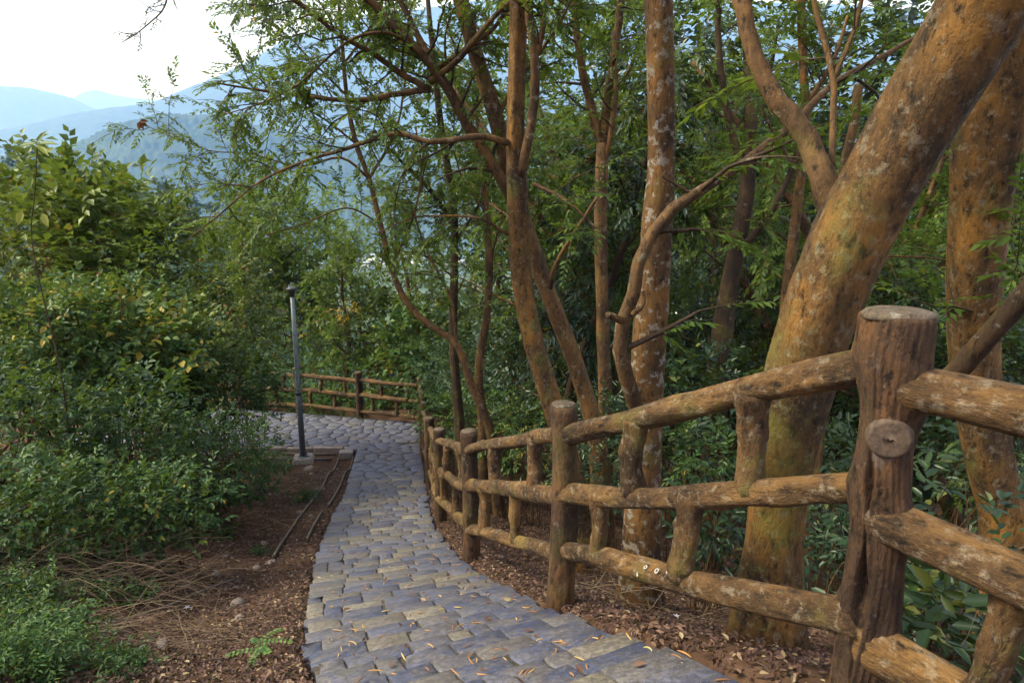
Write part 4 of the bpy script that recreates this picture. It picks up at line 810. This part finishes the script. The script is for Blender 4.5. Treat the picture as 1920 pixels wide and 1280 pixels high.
LUMPS = [
 ('vine_thicket', 'tall vine-draped mound with yellow-green top at the left edge', 60, 500, 210, 180, 12.5, 'leaf_vine', .125, .062, 1.1, .12),
 ('vine_thicket', 'vine-draped mound forming the highest crest of the left thicket', 190, 505, 170, 180, 12, 'leaf_vine', .125, .062, 1.1, .14),
 ('vine_thicket', 'sloping right shoulder of the left thicket under the blue hill', 320, 540, 130, 165, 11.5, 'leaf_vine', .115, .056, 1.1, .08),
 ('leafy_shrub', 'loose shrub at the right end of the thicket behind the lamp post line', 430, 620, 95, 130, 11, 'leaf_vine', .10, .048, 1., .05),
 ('leafy_shrub', 'green shrub at mid height on the far left of the thicket', 40, 640, 190, 130, 8.5, 'leaf_shrub', .10, .048, 1.1, .22),
 ('leafy_shrub', 'broad green shrub in the middle of the left thicket', 230, 650, 160, 130, 9, 'leaf_shrub', .10, .048, 1.1, .2),
 ('leafy_shrub', 'dark green shrub overhanging the left end of the landing', 400, 735, 125, 85, 9.5, 'leaf_shrub', .065, .03, 1.1, .0),
 ('leafy_shrub', 'dark glossy shrub low at the left edge below the thicket', 40, 830, 170, 150, 6, 'leaf_shrub', .065, .03, 1.0, .06),
 ('leafy_shrub', 'dark glossy shrub at the foot of the thicket, left of the soil', 240, 840, 150, 130, 6.6, 'leaf_shrub', .062, .028, 1.0, .06),
 ('leafy_shrub', 'low dark shrub spilling onto the brown soil left of the lamp foot', 405, 860, 130, 85, 7.6, 'leaf_shrub', .055, .026, 1.0, .02),
 ('leafy_shrub', 'low glossy shrub above the dry vine tangle', 310, 945, 110, 80, 5.3, 'leaf_shrub', .055, .026, .8, .05),
 ('leafy_shrub', 'leafy clump at the left edge just above the dry vines', 40, 960, 140, 110, 4.6, 'leaf_shrub', .055, .026, 1., .1),
 ('leafy_shrub', 'leafy clump under the shrubs, directly behind the dry vines', 180, 960, 130, 100, 5.0, 'leaf_shrub', .055, .026, 1., .08),
]
for k, (nm, lb, xp, yp, rx, ry, Y, mt, ll, lw, dn, vb) in enumerate(LUMPS): lump(nm, lb, 'shrub', xp, yp, rx, ry, Y, mt, ll * 1.12, lw * 1.35, 500 + k, dn * 1.7, TH, vb=vb, bare=5)
UN = 'undergrowth on the slope right of the fence'
RL = [
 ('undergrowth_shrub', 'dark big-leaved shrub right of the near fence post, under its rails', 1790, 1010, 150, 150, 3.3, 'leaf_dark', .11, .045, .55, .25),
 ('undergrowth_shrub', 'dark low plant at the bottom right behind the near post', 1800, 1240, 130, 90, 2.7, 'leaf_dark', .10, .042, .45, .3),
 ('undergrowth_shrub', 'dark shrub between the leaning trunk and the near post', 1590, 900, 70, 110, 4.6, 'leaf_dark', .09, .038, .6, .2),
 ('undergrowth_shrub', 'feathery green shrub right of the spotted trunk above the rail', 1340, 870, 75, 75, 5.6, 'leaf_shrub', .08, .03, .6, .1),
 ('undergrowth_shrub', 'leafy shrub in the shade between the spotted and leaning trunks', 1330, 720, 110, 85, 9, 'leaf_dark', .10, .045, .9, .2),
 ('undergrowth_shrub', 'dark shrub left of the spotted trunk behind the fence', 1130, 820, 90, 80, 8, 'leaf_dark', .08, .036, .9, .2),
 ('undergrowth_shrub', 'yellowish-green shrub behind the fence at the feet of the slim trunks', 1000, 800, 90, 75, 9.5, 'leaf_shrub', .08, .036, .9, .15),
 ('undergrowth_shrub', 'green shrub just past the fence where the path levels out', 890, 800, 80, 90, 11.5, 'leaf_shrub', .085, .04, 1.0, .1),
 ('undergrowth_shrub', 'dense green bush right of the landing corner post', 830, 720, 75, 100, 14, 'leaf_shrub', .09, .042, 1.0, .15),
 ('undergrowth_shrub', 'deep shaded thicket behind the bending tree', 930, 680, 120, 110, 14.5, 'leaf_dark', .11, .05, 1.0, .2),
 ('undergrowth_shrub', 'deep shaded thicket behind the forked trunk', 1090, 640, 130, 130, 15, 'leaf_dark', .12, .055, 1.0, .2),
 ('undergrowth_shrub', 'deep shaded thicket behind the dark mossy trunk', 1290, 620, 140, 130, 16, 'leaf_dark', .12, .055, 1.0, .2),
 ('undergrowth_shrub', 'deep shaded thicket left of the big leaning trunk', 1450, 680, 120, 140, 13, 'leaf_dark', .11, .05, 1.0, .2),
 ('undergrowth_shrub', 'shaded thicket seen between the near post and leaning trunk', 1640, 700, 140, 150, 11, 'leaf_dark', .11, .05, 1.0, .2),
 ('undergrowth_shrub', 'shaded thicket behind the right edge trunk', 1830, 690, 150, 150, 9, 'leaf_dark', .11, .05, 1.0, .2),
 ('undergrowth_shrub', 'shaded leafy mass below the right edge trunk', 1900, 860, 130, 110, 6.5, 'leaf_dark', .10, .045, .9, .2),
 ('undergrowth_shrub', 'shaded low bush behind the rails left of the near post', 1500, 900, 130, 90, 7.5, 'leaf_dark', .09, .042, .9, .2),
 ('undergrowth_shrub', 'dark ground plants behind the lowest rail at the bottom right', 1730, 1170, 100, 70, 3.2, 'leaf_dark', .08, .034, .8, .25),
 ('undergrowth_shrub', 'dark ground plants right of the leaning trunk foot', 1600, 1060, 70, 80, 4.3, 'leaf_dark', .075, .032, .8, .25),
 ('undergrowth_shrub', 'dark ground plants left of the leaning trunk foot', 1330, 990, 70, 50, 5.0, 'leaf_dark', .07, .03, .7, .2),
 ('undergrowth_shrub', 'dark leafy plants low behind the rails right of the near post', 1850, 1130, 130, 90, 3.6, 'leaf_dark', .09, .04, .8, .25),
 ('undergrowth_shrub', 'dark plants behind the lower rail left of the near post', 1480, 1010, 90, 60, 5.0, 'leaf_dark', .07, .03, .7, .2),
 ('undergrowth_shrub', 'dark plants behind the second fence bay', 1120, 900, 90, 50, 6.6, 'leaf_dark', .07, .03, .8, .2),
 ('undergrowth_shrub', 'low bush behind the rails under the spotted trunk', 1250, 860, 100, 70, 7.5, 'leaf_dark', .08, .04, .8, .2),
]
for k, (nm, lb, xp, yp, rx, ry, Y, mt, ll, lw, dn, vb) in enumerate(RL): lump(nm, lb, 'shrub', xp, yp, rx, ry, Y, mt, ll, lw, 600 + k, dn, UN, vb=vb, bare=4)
ML = [
 ('rounded_tree', 'full rounded light-green crown directly above the lamp post', 560, 440, 120, 105, 24, 'leaf_light', .17, .11, 1.1, .0),
 ('rounded_tree', 'rounded light-green crown right of the lamp post, beside the town gap', 612, 525, 62, 85, 23, 'leaf_light', .16, .10, 1.0, .0),
 ('rounded_tree', 'rounded green crown between thicket and lamp post', 470, 505, 80, 95, 22, 'leaf_vine', .16, .10, 1.0, .0),
 ('hillside_shrub', 'dark green shrub mass right behind the landing corner', 790, 660, 75, 80, 17.5, 'leaf_shrub', .14, .085, 1.1, .1),
 ('hillside_shrub', 'pale fresh-green bush on the bank behind the landing fence', 600, 700, 85, 45, 18.6, 'leaf_herb', .10, .05, 1.0, .2),
 ('hillside_shrub', 'green bush on the bank behind the landing corner', 720, 720, 75, 55, 18.2, 'leaf_shrub', .14, .085, 1.0, .3),
 ('hillside_shrub', 'bluish-green rounded bush right of the landing, below the bending tree', 720, 610, 95, 85, 20, 'leaf_vine', .15, .095, 1.0, .0),
 ('hillside_shrub', 'dense green bush behind the lamp post at mid height', 560, 610, 110, 75, 20.5, 'leaf_shrub', .15, .095, 1.0, .3),
 ('hillside_shrub', 'tangled bush behind the thicket, left of the lamp post', 460, 690, 90, 60, 18.6, 'leaf_shrub', .09, .045, 1.0, .1),
 ('hillside_shrub', 'leafy bush between the bending tree and the straight trunk, far off', 800, 625, 85, 85, 19, 'leaf_vine', .15, .095, 1.0, .0),
 ('hillside_shrub', 'light bush low in the view between the twin stems', 880, 610, 80, 80, 22, 'leaf_vine', .12, .06, .9, .0),
]
for k, (nm, lb, xp, yp, rx, ry, Y, mt, ll, lw, dn, vb) in enumerate(ML): lump(nm, lb, 'bush', xp, yp, rx, ry, Y, mt, ll, lw, 700 + k, dn, 'bushes beyond the landing', vb=vb, bare=1)
# autumn-coloured sprays
for k, (xp, yp, Y, lb) in enumerate([(645, 585, 17.3, 'spray of orange and yellow leaves right of the lamp post')]):
    lump('yellow_spray', lb, 'plant', xp, yp, 28, 12, Y, 'leaf_yellow', .07, .035, 760 + k, .22, 'autumn coloured sprays', bare=0, six=False, inner=.8)

# ================================================================== ground cover
rg = np.random.default_rng(31)
def scatter(n_, sA, sB, dA, dB): return None
def ground_leaves(name, n_, area, ll, lw, mat, up=.85, lift=.006, kind='stuff', onpath=False, parent=None):
    P_ = []; LV = Leaves(); (x0, x1, y0, y1) = area; t_ = rg.random(n_) ** 1.6; yy = y0 + (y1 - y0) * t_; xx = x0 + (x1 - x0) * rg.random(n_)
    S_, D_ = sd_of(xx, yy); m_ = (np.abs(D_) > .66) if not onpath else (np.abs(D_) < .66); xx, yy, S_, D_ = xx[m_], yy[m_], S_[m_], D_[m_]
    if not onpath:
        zz = ground(xx, yy); c_ = (yy < 14.0) | (xx > -2.2); xx, yy, zz = xx[c_], yy[c_], zz[c_]
    else: zz = zpath(S_) + .004
    k = len(xx); P_ = np.column_stack([xx, yy, zz + lift + rg.random(k) * .02]); az = rg.random(k) * 6.28; A_ = np.column_stack([np.cos(az), np.sin(az), rg.normal(0, .22, k)]); N_ = np.column_stack([rg.normal(0, .45, k), rg.normal(0, .45, k), np.ones(k)])
    sc = rg.uniform(.5, 1.3, k); LV.add(P_, A_, N_, ll * sc, lw * sc, rg.random(k)); return tag(link(name, LV.mesh(name, M[mat], (0, 0, 0), True, .3)), 'brown fallen leaves covering the ground' if not onpath else 'fallen leaves scattered on the paving', 'leaf litter', kind=kind)
ground_leaves('leaf_litter', 60000, (-4.2, .8, 1.2, 13.9), .034, .017, 'leaf_litter')
ground_leaves('leaf_litter', 50000, (-2.0, 4.0, 1.2, 12), .034, .016, 'leaf_litter')
# curled needles and a few leaves on the path
LV = Leaves(); k = 520; S_ = S0 + .2 + (S_LAND - S0) * rg.random(k) ** 2.0; D_ = rg.uniform(-.62, .62, k); xy = np.array([at_s(a, b_) for a, b_ in zip(S_, D_)])
zz = []
for a in S_: zz.append(zpath(a) + .012)
NE = MB()
for i_ in range(k):
    if rg.random() < .72:
        L_ = rg.uniform(.03, .085); az = rg.random() * 6.28; cu = rg.normal(0, 1.2); th = az + cu * np.linspace(-.5, .5, 6); pts = np.cumsum(np.column_stack([np.cos(th), np.sin(th), np.full(6, rg.normal(0, .06))]) * L_ / 6, axis=0) + np.array([*xy[i_], zz[i_]]); NE.tube(pts, np.array([.0015, .0035, .004, .004, .003, .001]) * rg.uniform(.7, 1.2), 4, False, None, rg.random())
    else:
        az = rg.random() * 6.28; LV.add(np.array([[*xy[i_], zz[i_] + .004]]), np.array([[math.cos(az), math.sin(az), .1]]), np.array([[rg.normal(0, .4), rg.normal(0, .4), 1]]), rg.uniform(.03, .06), rg.uniform(.014, .028), rg.uniform(.45, 1))
tag(link('fallen_needles', NE.mesh('fallen_needles', M['needle'], True)), 'curled orange needles scattered on the stone path', 'leaf litter', kind='stuff'); tag(link('path_leaves', LV.mesh('path_leaves', M['leaf_litter'], (0, 0, 0), True)), 'dry leaves lying on the stone path', 'leaf litter', kind='stuff')
# stones lying in the soil
def rock(x_, y_, r, seed, lab, grp='loose rocks in the soil', flat=.55):
    rr = np.random.default_rng(seed); th = np.linspace(0, 2 * np.pi, 9, endpoint=False); V = []
    for lv, (zc, kk) in enumerate(((-.35, .8), (.0, 1.0), (.42, .72), (.55, .3))): V += [(kk * r * math.cos(a + .2 * lv) * rr.uniform(.75, 1.2), kk * r * .75 * math.sin(a + .2 * lv) * rr.uniform(.75, 1.2), zc * r * flat * 1.4 + rr.normal(0, .05 * r)) for a in th]
    f = [(l_ * 9 + a, l_ * 9 + (a + 1) % 9, (l_ + 1) * 9 + (a + 1) % 9, (l_ + 1) * 9 + a) for l_ in range(3) for a in range(9)] + [tuple(27 + a for a in range(9))]
    k = MB(); k.add(V, f); o = link('rock', k.mesh('rock', M['rock'], False), loc=(x_, y_, gz(x_, y_) + r * .05)); o.rotation_euler = (0, 0, rr.random() * 6); tag(o, lab, 'rock', grp)
p = px(587, 868, 13.0); rock(-4.35, 12.9, .14, 1, 'dark rock lying in front of the lamp post foot')
for k in range(34):
    s_ = rg.uniform(S0 + .6, S_LAND - 1); d_ = -rg.uniform(.85, 2.0 + .8 * rg.random()); p = at_s(s_, d_); rock(p[0], p[1], rg.uniform(.025, .085), 20 + k, 'small brown rock half sunk in the soil between thicket and path')
for k in range(10):
    s_ = rg.uniform(S0 + .9, S0 + 5); p = at_s(s_, rg.uniform(1.1, 1.8)); rock(p[0], p[1], rg.uniform(.025, .06), 120 + k, 'small rock in the leaf litter beyond the fence')
# dry vine tangle at the left
VT = MB()
def vines(n_, cx, cy, rx, ry, Lr, rad, zr, wob=.20, aim=None):
    for _ in range(n_):
        r_, a_ = math.sqrt(rg.random()), rg.random() * 6.28; x_, y_ = cx + rx * r_ * math.cos(a_), cy + ry * r_ * math.sin(a_); z_ = gz(x_, y_) + rg.uniform(*zr); L_ = rg.uniform(*Lr); az = (rg.normal(.25, .6) if aim is None else aim + rg.normal(0, .5)); az += math.pi * (rg.random() < .5)
        ln = wander((x_, y_, z_), (math.cos(az), math.sin(az), rg.normal(.10, .15)), L_, 12, rg, wob, .035); g = ground(ln[:, 0], ln[:, 1]) + .01; ln[:, 2] = np.maximum(ln[:, 2], g)
        if np.abs(sd_of(ln[::3, 0], ln[::3, 1])[1]).min() < .72: continue
        VT.tube(ln, np.linspace(1, .45, 12) * rg.uniform(*rad), 4, False, None, rg.random())
c1 = gpx(180, 1090); vines(520, c1[0], c1[1], .75, .55, (.3, .9), (.0011, .0026), (.02, .18), .28)
c2 = gpx(80, 1030); vines(260, c2[0], c2[1], .9, .6, (.4, 1.1), (.0012, .0028), (.04, .24), .28)
c3 = gpx(300, 1210); vines(200, c3[0], c3[1], .55, .35, (.2, .7), (.0010, .0022), (.01, .08))
c4 = gpx(470, 960); vines(60, c4[0], c4[1], 1.2, 1.6, (.3, 1.2), (.002, .006), (.01, .12))
c5 = px(1880, 960, 3.5); vines(60, c5[0], c5[1], .5, .5, (.4, 1.0), (.0018, .004), (.2, .7))
c6 = gpx(1230, 1130); vines(90, c6[0], c6[1], 1.0, 1.5, (.3, 1.1), (.0016, .005), (.01, .12))
tag(link('dry_vines', VT.mesh('dry_vines', M['dry_vine'], True)), 'tangle of dry brown vine stems on the ground left of the path', 'dry vines', kind='stuff')
k = MB(); P = np.array([gpx(*q_) for q_ in ((215, 1185), (310, 1155), (385, 1118), (440, 1095))]); P[:, 2] += (.05, .07, .06, .05)
k.tube(resample(P, 22), np.linspace(.006, .011, 22), 8, True, knotty(9, 5, .1, 3)); tag(link('fallen_branch', k.mesh('fallen_branch', M['strip'], True, P[0]), loc=P[0]), 'long pale fallen branch lying across the dry vines at lower left', 'branch')
# herbs
def herb(name, label, xp, yp, Y, r, h, n_, ll, lw, mat, seed, group=None, upright=.5, six=True, cat='plant'):
    rng = np.random.default_rng(seed); c = gpx(xp, yp) if Y < 12 else px(xp, yp, Y); g = gz(c[0], c[1]); loc = np.array([c[0], c[1], g]); t = thing(name, label, cat, loc, group); LV = Leaves(); k = MB()
    for i_ in range(n_):
        a_ = rng.random() * 6.28; rr = r * math.sqrt(rng.random()); b0 = np.array([c[0] + rr * math.cos(a_), c[1] + rr * math.sin(a_), 0]); b0[2] = gz(b0[0], b0[1]) - .01
        ln = wander(b0, (rng.normal(0, .5), rng.normal(0, .5), 1), h * rng.uniform(.5, 1.1), 6, rng, .4, .05); k.tube(ln, np.linspace(.003, .0015, 6), 4, False)
        tl = unit(np.gradient(ln, axis=0)); ii = rng.integers(1, 6, 5); leaf_on_twigs(LV, ln[ii], tl[ii] * .5 + rng.normal(0, .6, (5, 3)), np.full(5, ll * 2.0), 4, ll, lw, rng, .25, .1, .4)
    link('stem', k.mesh('stem', M['leaf_herb'], True, loc), t, kind='stuff'); link('foliage', LV.mesh('foliage', M[mat], loc, six), t, kind='stuff'); return t
HB = 'herbs at the lower left of the path'
herb('herb_patch', 'sparse green weeds growing through the middle of the dry vines', 230, 1080, 3, .45, .16, 40, .04, .016, 'leaf_shrub', 824, HB)
herb('low_shrub', 'leafy low growth at the left edge where thicket meets dry vines', 40, 1010, 3, .5, .5, 70, .055, .026, 'leaf_shrub', 820, HB)
herb('low_shrub', 'leafy low growth under the thicket straight above the dry vines', 180, 990, 3, .5, .48, 70, .055, .026, 'leaf_shrub', 821, HB)
herb('low_shrub', 'leafy low growth at the right foot of the thicket', 320, 975, 3, .45, .42, 60, .05, .024, 'leaf_shrub', 822, HB)
herb('low_shrub', 'small leafy growth creeping from the thicket onto the soil', 420, 930, 3, .5, .4, 50, .05, .024, 'leaf_shrub', 823, HB)
herb('herb_patch', 'bright narrow-leaved herbs at the very bottom left corner', 30, 1240, 1.95, .26, .26, 110, .035, .012, 'leaf_herb', 801, HB)
herb('herb_patch', 'narrow-leaved herbs along the left edge beside the dry vines', 20, 1130, 2.4, .30, .28, 120, .038, .014, 'leaf_shrub', 802, HB)
herb('herb_patch', 'green herbs at the bottom edge below the fallen branch', 170, 1255, 2.0, .28, .12, 70, .035, .014, 'leaf_shrub', 803, HB)
herb('herb_patch', 'scattered green plants growing up through the dry vines', 130, 1040, 3.2, .55, .22, 34, .05, .02, 'leaf_shrub', 813, HB)
herb('herb_patch', 'green herbs at the left edge above the bottom corner', 70, 1190, 2.2, .26, .22, 80, .04, .015, 'leaf_shrub', 814, HB)
herb('herb_patch', 'low green herbs between the dry vines and the fallen branch', 230, 1120, 2.8, .3, .14, 26, .05, .02, 'leaf_shrub', 804, HB)
herb('herb_patch', 'low dark herbs on the soil right of the dry vines', 400, 1000, 4.2, .30, .14, 22, .05, .022, 'leaf_shrub', 805, HB)
herb('herb_patch', 'sprig of green leaves in the middle of the brown soil', 490, 1040, 3.9, .12, .10, 9, .035, .02, 'leaf_shrub', 806, HB)
herb('herb_patch', 'green tuft on the soil in front of the lamp post', 575, 940, 9.2, .22, .18, 22, .06, .022, 'leaf_shrub', 807, HB)
herb('herb_patch', 'green plants growing round the foot of the lamp post, on its left', 500, 880, 10.8, .6, .35, 50, .06, .026, 'leaf_shrub', 808, HB)
herb('herb_patch', 'pale ferny plants behind the middle of the landing fence', 640, 745, 17.6, 1.4, .55, 110, .11, .04, 'leaf_herb', 809, None)
herb('herb_patch', 'pale ferny plants behind the left end of the landing fence', 540, 735, 18.0, 1.3, .5, 100, .11, .04, 'leaf_herb', 810, None)
herb('herb_patch', 'green plants in the litter under the lowest rail of the near bay', 1330, 1120, 3.4, .22, .18, 16, .06, .024, 'leaf_dark', 811, None)
# seedling with paired leaflets at the bottom
sd0 = gpx(490, 1235); g = gz(sd0[0], sd0[1]); loc = np.array([sd0[0], sd0[1], g]); t = thing('seedling', 'bright green seedling with paired round leaflets at the bottom centre-left', 'seedling', loc); LV = Leaves(); k = MB(); rg2 = np.random.default_rng(5)
k.tube([loc - (0, 0, .02), loc + (0, 0, .10)], .003, 5)
for a_, L_ in ((.1, .16), (1.3, .17), (2.2, .15), (3.4, .16), (4.6, .13), (5.4, .14)):
    d = np.array([math.cos(a_), math.sin(a_), .25]); ln = wander(loc + (0, 0, rg2.uniform(.05, .11)), d, L_, 8, rg2, .12, .05); k.tube(ln, .0016, 4, False); tl = unit(np.gradient(ln, axis=0)); sdv = unit(np.cross(tl, [0, 0, 1.0]))
    for sg in (-1, 1): LV.add(ln[1:], sdv[1:] * sg + tl[1:] * .35, np.tile([0, 0, 1.0], (7, 1)) + rg2.normal(0, .15, (7, 3)), .026, .017, rg2.uniform(.4, 1, 7))
    LV.add(ln[-1:], tl[-1:], np.array([[0, 0, 1.0]]), .028, .017, .8)
link('stem', k.mesh('stem', M['leaf_herb'], True, loc), t); link('leaflets', LV.mesh('leaflets', M['leaf_herb'], loc, True, .08), t, kind='stuff')
# tall sprig with big leaves above the thicket at the left
b0 = px(62, 470, 6.0); tp = px(70, 270, 5.8); loc = np.array([b0[0], b0[1], gz(b0[0], b0[1])]); t = thing('sapling', 'thin sapling topped by four large spreading leaves, far left against the sky', 'sapling', loc); k = MB(); ln = resample(np.array([loc - (0, 0, .1), (b0 + loc) / 2 + (.1, 0, 0), b0, px(66, 360, 5.9), tp]), 30); k.tube(ln, np.linspace(.010, .004, 30), 7); link('stem', k.mesh('stem', M['bark_twig'], True, loc), t)
for (dx, dy, dz, L_, v_) in ((-.9, -.1, -.05, .17, .2), (.1, .2, .35, .16, .1), (1.0, -.2, .05, .21, .3), (.8, -.5, -.55, .18, .9)):
    LV = Leaves(); LV.add(np.array([ln[-1]]), np.array([[dx, dy, dz]]), np.array([[0, -.55, .8]]), L_, .062, v_); link('leaf', LV.mesh('leaf', M['leaf_light'], loc, True, .15), t)
for (xp, yp, v_) in ((42, 395, .97), (80, 400, .95), (60, 330, .6)):
    q_ = px(xp, yp, 5.9); LV = Leaves(); LV.add(np.array([q_]), np.array([[-.2 + xp % 3 * .3, -.3, -.8]]), np.array([[.2, -.9, .3]]), .14, .07, v_); link('leaf', LV.mesh('leaf', M['leaf_light'], loc, True, .15), t)
# dead red leaf caught on a twig end
q_ = px(262, 228, 8.6); LV = Leaves()
for d in ((.9, 0, .05), (.75, .1, -.5), (-.2, 0, -.9), (.3, 0, -.8)): LV.add(q_[None], np.array([d], float), np.array([[.2, -1, .3]]), .11, .06, rg.random())
tag(link('red_leaf', LV.mesh('red_leaf', M['red_leaf'], q_, True), loc=q_), 'curled dark red leaf hanging on a twig tip before the mountains', 'leaf')
# small pale flowers
for (xp, yp, Y, lb) in ((352, 1148, 2.75, 'fallen pale lilac flower on the soil beside the fallen branch'), (1268, 1162, 3.2, 'small pink flower in the litter beyond the near fence bay')):
    c = gpx(xp, yp); c[2] += .03; LV = Leaves()
    for a_ in range(5): LV.add(c[None], np.array([[math.cos(a_ * 1.257), math.sin(a_ * 1.257), .25]]), np.array([[0, 0, 1.0]]), .028, .010, rg.random())
    tag(link('flower', LV.mesh('flower', M['petal'], c, True), loc=c), lb, 'flower')
# houses down in the valley
def house_proto(lab):
    t = thing('house', lab, 'house', (0, 0, 0)); k = MB(); k.box((-9, -6, -3), (9, 6, 6)); link('wall', k.mesh('wall', M['house_white'], False), t)
    k = MB(); k.add([(-9.6, -6.6, 6.01), (9.6, -6.6, 6.01), (9.6, 6.6, 6.01), (-9.6, 6.6, 6.01), (-9.6, 0, 9.2), (9.6, 0, 9.2)], [(0, 1, 5, 4), (2, 3, 4, 5), (0, 4, 3), (1, 2, 5), (0, 3, 2, 1)]); link('roof', k.mesh('roof', M['house_roof'], False), t)
    for a in range(4): k = MB(); k.box((-7.6 + a * 4.2, -6.15, 1.6), (-5.2 + a * 4.2, -5.9, 3.9)); link('window', k.mesh('window', M['house_glass'], False), t)
    return t
def on_valley(xp, yp):
    d = px(xp, yp, 1.0); sl = d[2] - CAMZ; Yv = (-77.5 - CAMZ) / sl; return (d[0] * Yv, Yv, gz(d[0] * Yv, Yv))
hp = house_proto('largest pale house roof in the valley gap right of the bushy tree'); hp.location = on_valley(690, 512); hp.rotation_euler = (0, 0, .3); hp['group'] = 'houses in the valley'
for k, (xp, yp) in enumerate([(668, 505), (705, 498), (722, 508), (655, 496), (680, 495), (475, 505), (500, 512), (455, 498), (770, 490), (800, 480), (840, 470), (880, 478), (915, 470), (860, 495), (790, 500), (830, 450), (900, 448), (740, 480), (520, 520), (545, 500), (1290, 610), (1400, 600)]):
    copy_tree(hp, on_valley(xp, yp), rg.random() * 3, rg.uniform(.7, 1.5), 'small pale house in the hazy valley seen between the trunks', 'houses in the valley')
